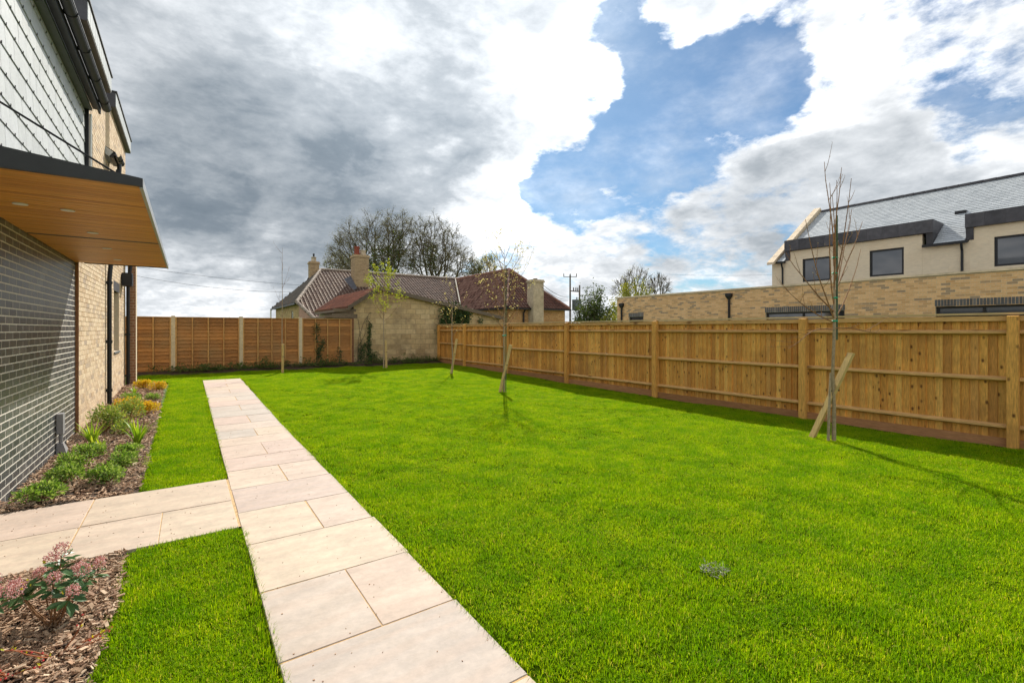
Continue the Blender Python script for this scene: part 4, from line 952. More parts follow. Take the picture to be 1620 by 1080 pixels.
slope(nb, 'slate_roof', WX + .55, 5.42 + .69 * SG, 32.9, 9.0, -8.8, 13.22, RSLATE, tw=.30, tl=.2, th=.012)
for ya, yb in ((5.46, 6.49), (12.84, 13.22)): slope(nb, 'eaves_slates', WX - .14, 5.42, WX + .549, 5.42 + .689 * SG, ya, yb, RSLATE, tw=.30, tl=.2)
slope(nb, 'rear_slate_roof', 38.4, 5.42, 32.91, 9.0, -8.8, 13.22, RSLATE, tw=.6, tl=.4)
ridge(nb, (32.9, -8.8, 9.02), (32.9, 13.2, 9.02), .11, LEAD, .45)
for (a, b) in ((6.50, 12.83), (-8.8, 5.45)):
    m = MB(); m.box((WX - .16, a, 5.94), (WX + 1.9, b, 6.53)); m.build('lead_fascia', LEAD, nb)
    k = a
    m = MB()
    while k < b - .1:
        e = min(k + .62, b); m.box((WX - .166 - U(0, .004), k + .008, 5.95), (WX - .16, e - .008, 6.525), R()); k += .62
    m.build('lead_panels', LEAD, nb, kind='stuff')
    for yy in (a + .13, b - .13):
        m = MB(); s1 = 1 if yy > (a + b) / 2 else -1
        m.solid([(WX - .1, yy - .12, 5.939), (WX + .9, yy - .12, 5.939), (WX + .9, yy + .12, 5.939), (WX - .1, yy + .12, 5.939), (WX - .02, yy - .12 + .0 * s1, 5.42), (WX + .1, yy - .12, 5.42), (WX + .1, yy + .12, 5.42), (WX - .02, yy + .12, 5.42)], [(3, 2, 1, 0), (0, 1, 5, 4), (1, 2, 6, 5), (2, 3, 7, 6), (3, 0, 4, 7), (4, 5, 6, 7)]); m.build('lead_cheek', LEAD, nb)
for (a, b) in ((5.36, 6.86), (12.78, 13.25)):
    boxo('gutter', (WX - .24, a, 5.30), (WX - .11, b, 5.41), BLACK, nb)
for yy in (5.56, 12.97):
    m = MB(); m.tube([(WX - .18, yy, 5.31), (WX - .16, yy, 5.18), (WX - .06, yy, 5.0), (WX - .06, yy, 3.2)], .045, 8); m.build('downpipe', BLACK, nb)
# gable with stone coping
m = MB(); y0, y1 = 13.26, 13.62
pr = [(27.02, 5.30), (32.9, 9.22), (38.8, 5.30)]
for (p, q) in ((pr[0], pr[1]), (pr[1], pr[2])):
    s1 = -.12
    m.solid([(p[0], y0, p[1] + s1 + .20), (q[0], y0, q[1] + s1 + .20), (q[0], y1, q[1] + s1 + .20), (p[0], y1, p[1] + s1 + .20), (p[0], y0, p[1] - .06), (q[0], y0, q[1] - .06), (q[0], y1, q[1] - .06), (p[0], y1, p[1] - .06)], [(0, 1, 2, 3), (4, 7, 6, 5), (0, 4, 5, 1), (2, 6, 7, 3), (3, 7, 4, 0), (1, 5, 6, 2)])
m.build('gable_coping', COPE, nb)
m = MB(); m.solid([(WX - .02, 13.29, 0), (WX - .02, 13.29, 5.5), (32.9, 13.29, 9.12), (38.3, 13.29, 5.5), (38.3, 13.29, 0), (WX - .02, 13.56, 0), (WX - .02, 13.56, 5.5), (32.9, 13.56, 9.12), (38.3, 13.56, 5.5), (38.3, 13.56, 0)], [(4, 3, 2, 1, 0), (5, 6, 7, 8, 9), (0, 1, 6, 5), (1, 2, 7, 6), (2, 3, 8, 7), (3, 4, 9, 8)]); m.build('gable_wall', STONE, nb)
for yy, k in ((9.9, .335), (6.1, .42)):
    m = MB(); xx = WX + 5.3 * k + .1; zz = 5.42 + 3.58 * (xx - WX + .14) / 5.54; m.box((xx, yy - .2, zz - .02), (xx + .35, yy + .2, zz + .16)); m.build('roof_vent', BLACK, nb)

# ------------------------------------------------------------------ plants
def grow(m, p, d, L_, r, depth, seg=4, bend=.25, up=.1, split=(2, 3), ang=.6, shrink=.72, rs=.62, tips=None, n=5, minr=.002, cont=True):
    pts = [Vector(p)]; rd = [r]; d = Vector(d).normalized()
    for k in range(seg):
        d = (d + Vector((U(-1, 1), U(-1, 1), U(-1, 1))) * bend * .5 + Vector((0, 0, up * .4))).normalized()
        pts.append(pts[-1] + d * L_ / seg); rd.append(max(minr, r * (1 - (1 - rs) * (k + 1) / seg)))
    m.tube(pts, rd, n if depth > 1 else 3, .2, cap=False)
    if tips is not None and depth <= 2: tips.append((pts[-1], d, depth)); tips.append((pts[len(pts) // 2], d, depth))
    if depth <= 0: return
    for k in range(random.randint(*split)):
        q = d.orthogonal().normalized(); q = Matrix.Rotation(U(0, 6.283), 3, d) @ q
        a = U(.5, 1.2) * ang
        if cont and k == 0: a *= .35
        nd = (d * math.cos(a) + q * math.sin(a))
        st = pts[-1] if (k == 0 or R() < .6) else pts[random.randint(max(1, seg // 2), seg - 1)]
        grow(m, st, nd, L_ * shrink * U(.8, 1.2), rd[-1] * (.95 if k == 0 else .75), depth - 1, seg, bend, up, split, ang, shrink, rs, tips, n, minr, cont)

def stake(a, b, label, kind, group='stakes of the young trees'):
    a, b = Vector(a), Vector(b); d = b - a; m = MB()
    if kind == 'flat':
        q = Vector((.5, .86, 0)) * .10; w = d.cross(q).normalized() * .035
        m.obox(a - q * .5, w, q, d, R()); 
    elif kind == 'round': m.tube([a, b - d * .02, b], [.042, .042, .036], 10, R())
    o = m.build('tree_stake', STAKE, label=label, cat='tree stake', group=group)
    t = MB(); p = a + d * .58; t.tube([p + Vector((-.05, .02, 0)), p + Vector((.0, -.05, .01)), p + Vector((.06, .02, 0)), p + Vector((-.0, .06, 0)), p + Vector((-.05, .02, 0))], .012, 5); t.build('rubber_tie', BLACK, o)
    return o
G_T = 'young trees planted in the lawn'
# tree 1, bare with upright whips
def tree_bare(x, y):
    z0 = zg(y); t = thing('young_tree', (x, y, z0), 'bare young tree with upright whips and green ties nearest the right fence posts', 'tree', G_T)
    m = MB(); m.tube([(x, y, z0 - .02), (x + .01, y, z0 + .5), (x - .01, y + .01, z0 + 1.0), (x + .01, y, z0 + 1.5), (x + .02, y, z0 + 2.2), (x + .03, y, z0 + 2.9)], [.03, .024, .021, .02, .015, .009], 8, R()); m.build('trunk', PALEB, t)
    b = MB(); tips = []
    RTv = Vector((RT.x, RT.y, 0))
    for (hz, ln, a, el, ben) in [(1.75, 1.5, -.9, .9, .3), (1.72, 1.2, .8, .8, .3), (1.95, 1.7, -.55, 1.1, .2), (2.0, 1.5, .7, 1.0, .2), (2.2, 1.3, -.35, 1.3, .15), (2.25, 1.45, .45, 1.2, .15), (2.5, 1.25, -.2, 1.35, .1), (2.55, 1.35, .25, 1.35, .1), (2.75, 1.25, .15, 1.45, .1), (1.6, .75, -1.2, .15, .5), (1.62, .6, 1.0, .1, .5), (1.7, .8, -1.0, .35, .4), (1.85, 1.1, -1.0, .6, .3), (2.1, 1.2, 1.0, .95, .3)]:
        d0 = (RTv * math.sin(a) + Vector((-RTv.y, RTv.x, 0)) * U(-.6, .6)); d0 = (d0 * math.cos(el) + Vector((0, 0, math.sin(el)))).normalized()
        p = Vector((x + .01, y, z0 + hz)); pts = [p]; dd = d0.copy(); nseg = 9; 
        for k in range(nseg):
            dd = (dd + Vector((U(-1, 1), U(-1, 1), 0)) * .06 + Vector((0, 0, .07 if el > .3 else U(-.25, .1)))).normalized(); pts.append(pts[-1] + dd * ln / nseg)
        b.tube(pts, [.009 * (1 - .085 * k) + .0012 for k in range(nseg + 1)], 5, R(), cap=False)
        for k in range(2, nseg):
            if R() < (.75 if el < .5 else .34): 
                sd2 = (dd + Vector((U(-1, 1), U(-1, 1), U(-.2, .9)))).normalized(); L2 = U(.12, .45)
                pp = [pts[k]]; 
                for _ in range(4): sd2 = (sd2 + Vector((U(-1, 1), U(-1, 1), .35)) * .15).normalized(); pp.append(pp[-1] + sd2 * L2 / 4)
                b.tube(pp, [.004, .0034, .003, .0024, .0018], 4, R(), cap=False); tips += pp[1:]
            tips.append(pts[k]); tips.append((pts[k] + pts[k - 1]) * .5)
    b.build('branches', TWIG, t)
    l = MB()
    for p in tips:
        for _ in range(1): l.leaf(Vector(p), Vector((U(-1, 1), U(-1, 1), U(0, 1))).normalized() * U(.012, .024), .009, R())
    l.build('buds', LF_BUD, t, kind='stuff')
    c = MB(); c.tube([(x + .05, y - .02, z0 + 1.45), (x + .05, y - .02, z0 + 3.22)], .012, 6); c.build('support_cane', CANE, t)
    for hz in (1.72, 2.05, 2.4, 2.62):
        g = MB(); g.tube([(x + .02 - .035, y, z0 + hz), (x + .02, y - .035, z0 + hz), (x + .075, y - .02, z0 + hz + .01), (x + .02, y + .03, z0 + hz), (x - .015, y, z0 + hz)], .011, 5); g.build('plant_tie', TIEG, t)
    return t
tree_bare(7.55, 2.87)
stake((7.57, 3.16, -.02), (7.60, 2.66, 1.27), 'wide flat diagonal stake leaning behind the nearest bare tree', 'flat')
m = MB(); m.tube([(7.50, 2.92, -.02), (7.50, 2.91, .5), (7.53, 2.90, .98)], [.02, .017, .015], 7); m.build('tree_stake', PALEB, label='thin grey stick standing against the nearest bare trunk', cat='tree stake', group='stakes of the young trees')
def tree_small(x, y, top, lab, trunk_h, nb_, ln, leafmat, nleaf, lsize, cane=None, spread=.8, r0=.02, grp=G_T, tie=None, barkm=PALEB, upb=.16):
    z0 = zg(y); t = thing('young_tree', (x, y, z0), lab, 'tree', grp); H_ = top - z0
    m = MB(); ks = [0, .2, .4, .6, .8, 1.0]; wob = [(U(-.02, .02), U(-.02, .02)) for _ in ks]
    m.tube([(x + wob[i][0] * (i > 0), y + wob[i][1] * (i > 0), z0 - .02 + k * H_) for i, k in enumerate(ks)], [r0, r0 * .85, r0 * .7, r0 * .5, r0 * .32, .003], 7, R()); m.build('trunk', barkm, t)
    b = MB(); tips = []
    for k in range(nb_):
        hz = trunk_h + (H_ * .95 - trunk_h) * (k / max(1, nb_ - 1)) ** 1.2; a = k * 2.4 + U(-.4, .4); L_ = ln * (1 - .55 * (hz - trunk_h) / (H_ - trunk_h)) * U(.75, 1.15)
        d = Vector((math.cos(a) * spread, math.sin(a) * spread, U(.45, .95)))
        grow(b, (x, y, z0 + hz), d, L_ * .55, r0 * .3, 2, 4, .22, upb, (1, 3), .55, .62, .55, tips, 4, .0018)
    b.build('branches', TWIG, t)
    l = MB()
    if nleaf:
        for _ in range(nleaf):
            p, d, dp = random.choice(tips); p = p + Vector((U(-1, 1), U(-1, 1), U(-1, 1))) * .05
            l.leaf(p, Vector((U(-1, 1), U(-1, 1), U(-.5, .7))).normalized() * lsize * U(.6, 1.3), lsize * .6, R())
        l.build('leaves', leafmat, t, kind='stuff')
    if cane: c = MB(); c.tube([(x + .04, y - .03, z0), (x + .05, y - .02, cane)], .013, 6); c.build('support_cane', CANE, t)
    if tie: g = MB(); g.tube([(x - .03, y, tie), (x, y - .035, tie), (x + .06, y - .02, tie + .01), (x, y + .03, tie), (x - .03, y, tie)], .02, 5); g.build('plant_tie', TIEG, t)
    return t
tree_small(6.47, 9.70, 3.65, 'young tree with cream opening leaves and a tall cane in the middle of the lawn', 1.55, 26, 1.5, LF_CREAM, 700, .045, cane=3.2, spread=.85, r0=.028, tie=1.45, upb=.3)
stake((6.40, 9.78, 0), (6.62, 9.62, 1.22), 'round stake leaning behind the cream leaved tree', 'round')
tree_small(7.29, 14.07, 3.1, 'thin sparse young tree in front of the ivy corner by the far right fence', 1.3, 10, .95, LF_CREAM, 120, .05, r0=.024, spread=.7)
stake((7.27, 14.10, .05), (7.46, 14.05, 1.28), 'leaning stake of the sparse tree by the far right fence', 'round')
tree_small(6.08, 17.30, 3.75, 'young tree with lime green spring leaves in front of the block gable wall', 1.75, 20, 1.35, LF_LIME, 1300, .062, r0=.026, spread=.8, upb=.25)
stake((6.17, 17.25, .1), (6.17, 17.3, 1.2), 'short stake beside the lime green tree', 'round')
tree_small(2.59, 17.24, 4.35, 'very thin leafless young whip in front of the panel fence', 1.9, 5, .9, LF_BUD, 30, .02, r0=.02, spread=.5, upb=.35)
stake((2.60, 17.20, .1), (2.61, 17.18, 1.12), 'upright stake beside the thin whip at the panel fence', 'round')

def dome(name, x, y, rx, rz, n, ls, mat, lab, grp, lw=.5, stems=8, z=None):
    z0 = bedz(x, y) if z is None else z; t = thing(name, (x, y, z0), lab, 'shrub', grp); m = MB(); s = MB()
    knobs = [(U(-1, 1) * rx * .6, U(-1, 1) * rx * .6, U(.3, .8) * rz, U(.35, .55) * rx) for _ in range(14)]
    for kx, ky, kz, kr in knobs:
        s.tube([(x, y, z0 - .01), (x + kx * .5, y + ky * .5, z0 + kz * .6), (x + kx, y + ky, z0 + kz)], [.006, .004, .003], 4, R(), cap=False)
    for _ in range(n):
        kx, ky, kz, kr = random.choice(knobs); d = Vector((U(-1, 1), U(-1, 1), U(-.35, 1))).normalized(); rr = kr * U(.55, 1.0)
        p = Vector((x + kx + d.x * rr, y + ky + d.y * rr, z0 + max(.005, kz + d.z * rr * (rz / rx) * .8)))
        dd = (d + Vector((U(-1, 1), U(-1, 1), U(-.3, .8))) * .6).normalized() * ls * U(.6, 1.25)
        m.leaf(p, dd, ls * lw, R(), nrm=d + Vector((0, 0, .3)))
    s.build('stems', TWIG, t, kind='stuff'); m.build('foliage', mat, t, kind='stuff'); return t
G_L = 'low green shrubs in the far planting bed'
dome('low_shrub', -1.12, 6.02, .17, .17, 900, .035, LF_HEBE, 'low green shrub nearest the side path, close to the dark brick wall', G_L)
dome('low_shrub', -1.06, 6.55, .18, .19, 1000, .035, LF_HEBE, 'second low green shrub along the foot of the dark brick wall', G_L)
dome('low_shrub', -1.03, 7.15, .17, .18, 900, .035, LF_HEBE, 'third low green shrub along the dark brick wall, before the cable cover', G_L)
dome('low_shrub', -.98, 7.70, .16, .17, 800, .035, LF_HEBE, 'fourth low green shrub, just right of the grey cable cover', G_L)
dome('low_shrub', -.70, 6.35, .17, .19, 1000, .035, LF_HEBE, 'low green shrub nearest the side path in the row beside the grass strip', G_L)
dome('low_shrub', -.60, 6.92, .16, .18, 900, .035, LF_HEBE, 'middle low green shrub in the row beside the grass strip', G_L)
dome('low_shrub', -.60, 7.42, .13, .15, 700, .035, LF_HEBE, 'small low green shrub just before the right spiky plant', G_L)
def strap(x, y, n, L_, lab):
    z0 = bedz(x, y); t = thing('spiky_plant', (x, y, z0), lab, 'plant', 'strap leaved plants in the far bed')
    for _ in range(n):
        a = U(0, 6.283); lean = U(.15, 1.0); l = L_ * U(.6, 1.1); d = Vector((math.cos(a), math.sin(a), 0)); q = Vector((-d.y, d.x, 0)) * U(.010, .017); m = MB()
        P = []
        for k in range(6):
            f = k / 5; p = Vector((x, y, z0)) + d * (.02 + l * lean * f ** 1.6 * .6) + Vector((0, 0, l * (f - .32 * lean * f * f))); w = (1 - f ** 2.2) + .03
            P += [p - q * w, p + q * w + Vector((0, 0, .003))]
        m.solid(P, [(2 * k, 2 * k + 1, 2 * k + 3, 2 * k + 2) for k in range(5)], R()); m.build('leaf', LF_STRAP, t)
strap(-.55, 7.98, 34, .46, 'upright yellow green spiky plant nearer the grass strip'); strap(-1.05, 8.35, 30, .40, 'spiky plant with arching leaves nearer the dark wall')
strap(-.92, 8.0, 16, .22, 'small spiky plant between the two larger spiky ones')
dome('loose_shrub', -1.02, 9.35, .27, .42, 1300, .045, LF_LOOSE, 'larger loose variegated shrub against the start of the buff brick wall', 'loose shrubs in the far bed', lw=.4)
dome('loose_shrub', -.82, 10.1, .25, .36, 1000, .045, LF_LOOSE, 'loose green shrub just behind the largest one and left of the golden shrubs', 'loose shrubs in the far bed', lw=.4)
dome('loose_shrub', -.80, 9.0, .16, .22, 400, .045, LF_LOOSE, 'small loose shrub between the large one and the spiky plants', 'loose shrubs in the far bed', lw=.4)
G_G = 'golden leaved shrubs in the far bed'
dome('golden_shrub', -.62, 10.7, .21, .26, 1200, .035, LF_GOLD, 'widest golden orange shrub at the edge of the grass strip', G_G, lw=.6)
dome('golden_shrub', -.95, 11.4, .20, .24, 900, .035, LF_GOLD, 'golden shrub just left of the widest one, nearer the buff wall', G_G, lw=.6)
dome('golden_shrub', -.60, 14.4, .19, .22, 800, .04, LF_GOLD, 'golden shrub at the far end of the bed beside the grass', G_G, lw=.6)
dome('golden_shrub', -.92, 14.7, .19, .22, 700, .04, LF_GOLD, 'golden shrub at the far end of the bed below the last downpipe', G_G, lw=.6)
dome('small_shrub', -.98, 12.9, .18, .15, 500, .04, LF_HEBE, 'low bright green plant in the middle of the far bed by the wall', 'small green plants at the far end of the bed')
dome('small_shrub', -.60, 12.6, .13, .15, 400, .04, LF_HEBE, 'little green plant behind the widest golden shrub', 'small green plants at the far end of the bed')
strap(-1.0, 13.7, 14, .22, 'small yellow green tuft near the second downpipe')
# pink skimmia like shrubs in the near bed
def skimmia(x, y, nst, hh, sp, lab, tall=None):
    z0 = bedz(x, y); t = thing('flowering_shrub', (x, y, z0), lab, 'shrub', 'pink flowering shrubs in the near bed')
    s = MB(); heads = []
    for k in range(nst):
        a = k * 2.399 + U(-.3, .3); rr = sp * math.sqrt((k + .3) / nst); h = hh * U(.7, 1.05) * (1.1 - .35 * (k / nst))
        if tall and k == 0: h = tall
        e = Vector((x + rr * math.cos(a), y + rr * math.sin(a), z0 + h)); b0 = Vector((x + U(-.015, .015), y + U(-.015, .015), z0 - .01))
        s.tube([b0, b0.lerp(e, .5) + Vector((0, 0, -.02)), e], [.0045, .004, .003], 5, R(), cap=False); heads.append((e, (e - b0).normalized()))
    s.build('stems', TWIG, t)
    f = MB(); yl = MB()
    for e, d in heads:
        for k in range(11):
            a = k * 2.399; q = d.orthogonal().normalized(); q = Matrix.Rotation(a, 3, d) @ q; dz = -d * U(0, .07)
            m = MB(); L_ = U(.06, .10); dl = (q + d * U(-.1, .5)).normalized() * L_
            p = e + dz; w = L_ * .36; sdv = dl.cross(d).normalized() * w * .5; nn = d * .006
            P = [p, p + dl * .35 + sdv * .8, p + dl * .7 + sdv, p + dl, p + dl * .7 - sdv, p + dl * .35 - sdv * .8, p + dl * .35 - nn, p + dl * .7 - nn * 1.2]
            P[3] = P[3] - d * L_ * .12
            m.solid(P, [(0, 1, 6), (1, 2, 7, 6), (2, 3, 7), (3, 4, 7), (4, 5, 6, 7), (5, 0, 6)], R()); m.build('leaf', LF_SKIM, t)
        c = e + d * .03; cr = U(.030, .046)
        for _ in range(150):
            v = Vector((U(-1, 1), U(-1, 1), U(-.6, 1))).normalized(); f.blob(c + Vector((v.x * cr, v.y * cr, v.z * cr * 1.15)) * U(.5, 1), .0042, r=R())
        if R() < .6:
            for _ in range(3):
                v = Vector((U(-1, 1), U(-1, 1), .6)) * .04; yl.leaf(e + v, Vector((U(-1, 1), U(-1, 1), 1)) * .012, .014, R())
    f.build('flower_heads', FLOWER, t, kind='stuff')
    if yl.V: yl.build('yellow_tips', YELL, t, kind='stuff')
skimmia(-.60, 3.50, 11, .30, .20, 'pink flowering shrub with dark glossy leaves beside the side path', tall=.37)
skimmia(-.93, 3.62, 8, .26, .14, 'pink flowering shrub cut by the left edge of the photo')
def berry(x, y, lab, n):
    z0 = bedz(x, y); t = thing('berry_plant', (x, y, z0), lab, 'plant', 'low russet stemmed berry plants in the near bed'); s = MB(); b = MB(); l = MB()
    for _ in range(n):
        a = U(0, 6.28); pts = [Vector((x, y, z0))]; d = Vector((math.cos(a), math.sin(a), U(.3, 1.1))).normalized()
        for k in range(6):
            d = (d + Vector((U(-1, 1), U(-1, 1), -.1)) * .2).normalized(); pts.append(pts[-1] + d * .035)
            if R() < .4: b.blob(pts[-1] + Vector((U(-1, 1), U(-1, 1), U(-1, 1))) * .012, .006, r=R())
            if R() < .3: l.leaf(pts[-1], Vector((U(-1, 1), U(-1, 1), U(0, 1))) * .02, .012, R())
        s.tube(pts, [.003] * 5 + [.002, .0015], 4, R(), cap=False)
    s.build('stems', REDST, t); b.build('berries', BERRY, t, kind='stuff')
    if l.V: l.build('leaves', YELL, t, kind='stuff')
berry(-.66, 3.05, 'russet stemmed berry plant at the bottom left corner', 7); berry(-.52, 3.10, 'berry plant between the bottom corner plant and the grass strip', 6); berry(-.78, 3.0, 'berry plant cut by the left edge below the pink shrub', 5)

# weeds along the back fence and ivy on the gable
sheet('soil_bank', -1.3, 9.0, 18.0, 18.88, SOIL, lambda x, y: zg(y) + .02 + .13 * max(0, (y - 18.25) / .63) * (.5 + .5 * min(1, max(0, (x + 1) / 4))) + .02 * math.sin(x * 9) * math.sin(y * 14), .12)
m = MB(); cl = [(U(-.9, 9), U(18.25, 18.75), U(.06, .28)) for _ in range(95)] + [(.3, 18.6, .25), (2.2, 18.6, .4), (2.3, 18.65, .45), (3.6, 18.6, .35), (4.4, 18.7, .4), (6.1, 18.7, .5), (7.4, 18.6, .4), (7.9, 18.7, .35)]
for (cx, cy_, h) in cl:
    for _ in range(70):
        a = U(0, 6.283); rr = U(0, .22); p = Vector((cx + rr * math.cos(a), min(18.85, cy_ + rr * math.sin(a) * .6), zg(19) + U(.02, h) + .05)); m.leaf(p, Vector((U(-1, 1), U(-1, 1), U(-.3, 1))).normalized() * U(.03, .08), .03, R())
m.build('weeds', LF_WEED, kind='stuff', label='rough weeds and dead leaves along the foot of the back fence')
def ivy(lab, x, pts, n, ls, dens=.1, y=18.97, on=None):
    t = thing('ivy', (x, y, zg(19)), lab, 'ivy', 'ivy climbing the back wall and fence'); s = MB(); m = MB()
    for P in pts:
        V_ = [Vector((a, y - .02, b)) for a, b in P]; s.tube(V_, [.014] + [.008] * (len(V_) - 1), 4, R(), cap=False)
    for _ in range(n):
        P = random.choice(pts); k = random.randint(0, len(P) - 2); f = R(); a = P[k][0] * (1 - f) + P[k + 1][0] * f; b = P[k][1] * (1 - f) + P[k + 1][1] * f
        p = Vector((a + random.gauss(0, dens), y - U(.02, .10), b + random.gauss(0, dens))); m.leaf(p, Vector((U(-1, 1), U(-1, -.1), U(-1, .4))).normalized() * ls * U(.6, 1.2), ls * .8, R(), nrm=Vector((U(-.4, .4), -1, U(-.2, .6))))
    s.build('stems', BARK, t); m.build('leaves', LF_IVY, t, kind='stuff')
ivy('dark ivy column on the block gable wall behind the lime green tree', 6.05, [[(6.05, .2), (6.03, 1.0), (6.08, 1.9)]], 420, .06, .05)
ivy('leafy ivy low on the block wall left of the dark column', 5.8, [[(5.7, .2), (5.75, .7), (5.9, 1.0)], [(6.1, .2), (6.3, .6)]], 420, .06, .10)
ivy('dead brown ivy stems spread over the left edge of the block gable', 5.7, [[(5.6, .2), (5.62, 1.2), (5.85, 1.9), (6.1, 2.3)], [(5.6, .9), (5.9, 1.4), (6.0, 2.1)], [(5.6, .2), (5.75, 1.0), (5.62, 2.0)]], 60, .04, .03)
ivy('ivy climbing the last lap panel near the outbuilding', 4.1, [[(4.0, .3), (4.1, .9), (4.0, 1.5), (4.03, 1.85)], [(4.1, .5), (4.25, 1.2)]], 320, .055, .07, y=18.86)
ivy('short ivy sprig on the right end of the last lap panel', 4.85, [[(4.85, .3), (4.88, .9)]], 90, .05, .06, y=18.86)
ivy('dense dark ivy bush over the top of the gable wall beside the fence corner', 10.2, [[(9.3, 1.3), (9.5, 2.55)], [(9.7, 1.5), (9.8, 2.7)], [(10.0, 1.5), (10.1, 2.65)], [(10.4, 1.5), (10.5, 2.5)]], 2600, .09, .13, y=18.93)
ivy('small ivy patch on the right end of the gable wall above the fence', 11.4, [[(11.2, 1.5), (11.25, 2.1)]], 160, .08, .07, y=18.93)

# ------------------------------------------------------------------ trees, poles and wires beyond
def P2(px, depth): a = (px - 810) / 741; v = FW * depth + RT * a * depth; return v.x, v.y
def crown_tree(px, dep, lab, lobes, ntar, lm, nleaf, lsize, r0=.5, fork=2.5, ivy=None, grp='bare trees beyond the houses', twig=.9, stems=None):
    """lobes: (px, top py, half width px, bottom py); the limbs fork again and again until each reaches a point of the crown's outline"""
    base = .1; x, y = P2(px, dep); t = thing('tree', (x, y, base), lab, 'tree', grp); k_ = dep / 741
    T = []
    tot = sum(l[2] for l in lobes)
    for (lx, ty, hw, by) in lobes:
        cz = 1.6 + (521 - by) * k_; tz = 1.6 + (521 - ty) * k_; rz = tz - cz; rx = hw * k_; c = Vector((*P2(lx, dep), cz))
        for _ in range(int(ntar * hw / tot)):
            v = Vector((U(-1, 1), U(-1, 1), U(-.12, 1)))
            while v.length > 1: v = Vector((U(-1, 1), U(-1, 1), U(-.12, 1)))
            v = v.normalized() * (U(.72, 1.0) if R() < .85 else U(.35, .8)) * U(.94, 1.03); T.append(c + Vector((v.x * rx, v.y * rx, v.z * rz)))
    tr = MB(); b = MB(); tips = []
    p0 = Vector((x, y, base + fork)); tr.tube([(x, y, base - .1), p0], [r0, r0 * .8], 8, .1); tr.build('trunk', BIGBARK, t)
    NT = len(T)
    def rec(p, ts, r, d0):
        n = len(ts)
        if n == 1:
            q = ts[0]; mid = p.lerp(q, .5) + Vector((U(-1, 1), U(-1, 1), U(-.3, 1))) * (q - p).length * .08
            b.tube([p, mid, q], [r, r * .8, .016], 3, R(), cap=False); d = (q - mid).normalized(); tips.append((q, d))
            for _ in range(4):
                dd = (d + Vector((U(-1, 1), U(-1, 1), U(-.5, .9))) * .75).normalized() * twig * U(.5, 1.2); st = mid.lerp(q, U(.3, 1)); b.tube([st, st + dd * .5 + Vector((0, 0, .05)), st + dd], [.02, .016, .010], 3, R(), cap=False); tips.append((st + dd, dd))
            return
        c = sum(ts, Vector()) / n; f = U(.30, .46) if n < NT * .6 else U(.12, .2); q = p + (c - p) * f
        q += Vector((U(-1, 1), U(-1, 1), U(-.5, 1))) * (c - p).length * .05
        rn = max(.017, r0 * .62 * (n / NT) ** .48); mid = p.lerp(q, .5) + Vector((U(-1, 1), U(-1, 1), U(-1, 1))) * (q - p).length * .07
        b.tube([p, mid, q], [min(r, rn * 1.15), rn * 1.05, rn], 6 if n > 20 else 4, R(), cap=False)
        best = None
        for _ in range(5):
            ax = Vector((U(-1, 1), U(-1, 1), U(-1, 1))).normalized(); pr = [t_.dot(ax) for t_ in ts]; mu = sum(pr) / n; var = sum((v - mu) ** 2 for v in pr)
            if best is None or var > best[0]: best = (var, ax)
        ts = sorted(ts, key=lambda t_: t_.dot(best[1])); k = max(1, min(n - 1, int(n * U(.35, .65))))
        rec(q, ts[:k], rn, None); rec(q, ts[k:], rn, None)
    ns_ = stems or 3; bx = sorted(T, key=lambda t_: math.atan2(t_.y - y, t_.x - x))
    for k in range(ns_): seg = bx[k * NT // ns_:(k + 1) * NT // ns_]; rec(p0 - Vector((0, 0, U(0, fork * .5))), seg, r0 * .6, None)
    b.build('branches', BIGBARK, t); m = MB()
    for _ in range(nleaf):
        p, d = random.choice(tips); m.quadleaf(p + Vector((U(-1, 1), U(-1, 1), U(-1, 1))) * .35, lsize * U(.5, 1.2), R())
    if m.V: m.build('leaves', lm, t, kind='stuff')
    if ivy:
        m = MB(); segs = [Vector(v) for v in b.V[::3]]
        for (ix, iy, iw, ih, n) in ivy:
            cc = Vector((*P2(ix, dep), 1.6 + (521 - iy) * k_)); near = [v for v in segs if abs((v - cc).dot(RT)) < iw * k_ and abs(v.z - cc.z) < ih * k_]
            for _ in range(n if near else 0): p = random.choice(near); m.quadleaf(p + Vector((random.gauss(0, .3), random.gauss(0, .3), random.gauss(0, .4))), .34 * U(.5, 1.3), R())
        if m.V: m.build('ivy_leaves', LF_FARD, t, kind='stuff')
    return t
crown_tree(612, 70, 'large spreading bare tree, left one of the pair behind the tiled house', [(565, 345, 44, 425), (598, 327, 44, 420), (632, 325, 30, 400), (545, 365, 28, 420), (618, 350, 36, 430)], 950, M('olive catkin', (.20, .18, .05), (.13, .13, .04), ns=3, amt=.2, bump=0, transl=.3), 15000, .16, r0=.8, ivy=[(605, 412, 20, 26, 1300), (632, 400, 8, 36, 600), (590, 428, 20, 14, 400)], stems=4)
crown_tree(682, 72, 'large bare tree, right one of the pair behind the tiled house', [(655, 330, 26, 410), (683, 336, 34, 415), (708, 344, 32, 425), (728, 390, 28, 432), (672, 370, 28, 430)], 850, MATS['olive catkin'], 13000, .16, r0=.65, ivy=[(683, 415, 9, 24, 700), (652, 422, 12, 12, 200)], stems=4)
crown_tree(540, 80, 'smaller bare tree left of the big pair, behind the two left chimneys', [(535, 398, 26, 430), (556, 402, 20, 430)], 240, LF_FAR, 1500, .25, r0=.3, twig=.7)
crown_tree(768, 74, 'small leafy tree just right of the big bare pair', [(772, 402, 16, 430), (752, 412, 12, 435)], 130, LF_FAR, 1500, .28, r0=.3, twig=.7)
crown_tree(1006, 70, 'bare topped tree with yellow green lower leaves beyond the flat brick building', [(1008, 420, 26, 455), (985, 440, 18, 465)], 200, LF_FARY, 300, .25, r0=.35, twig=.8)
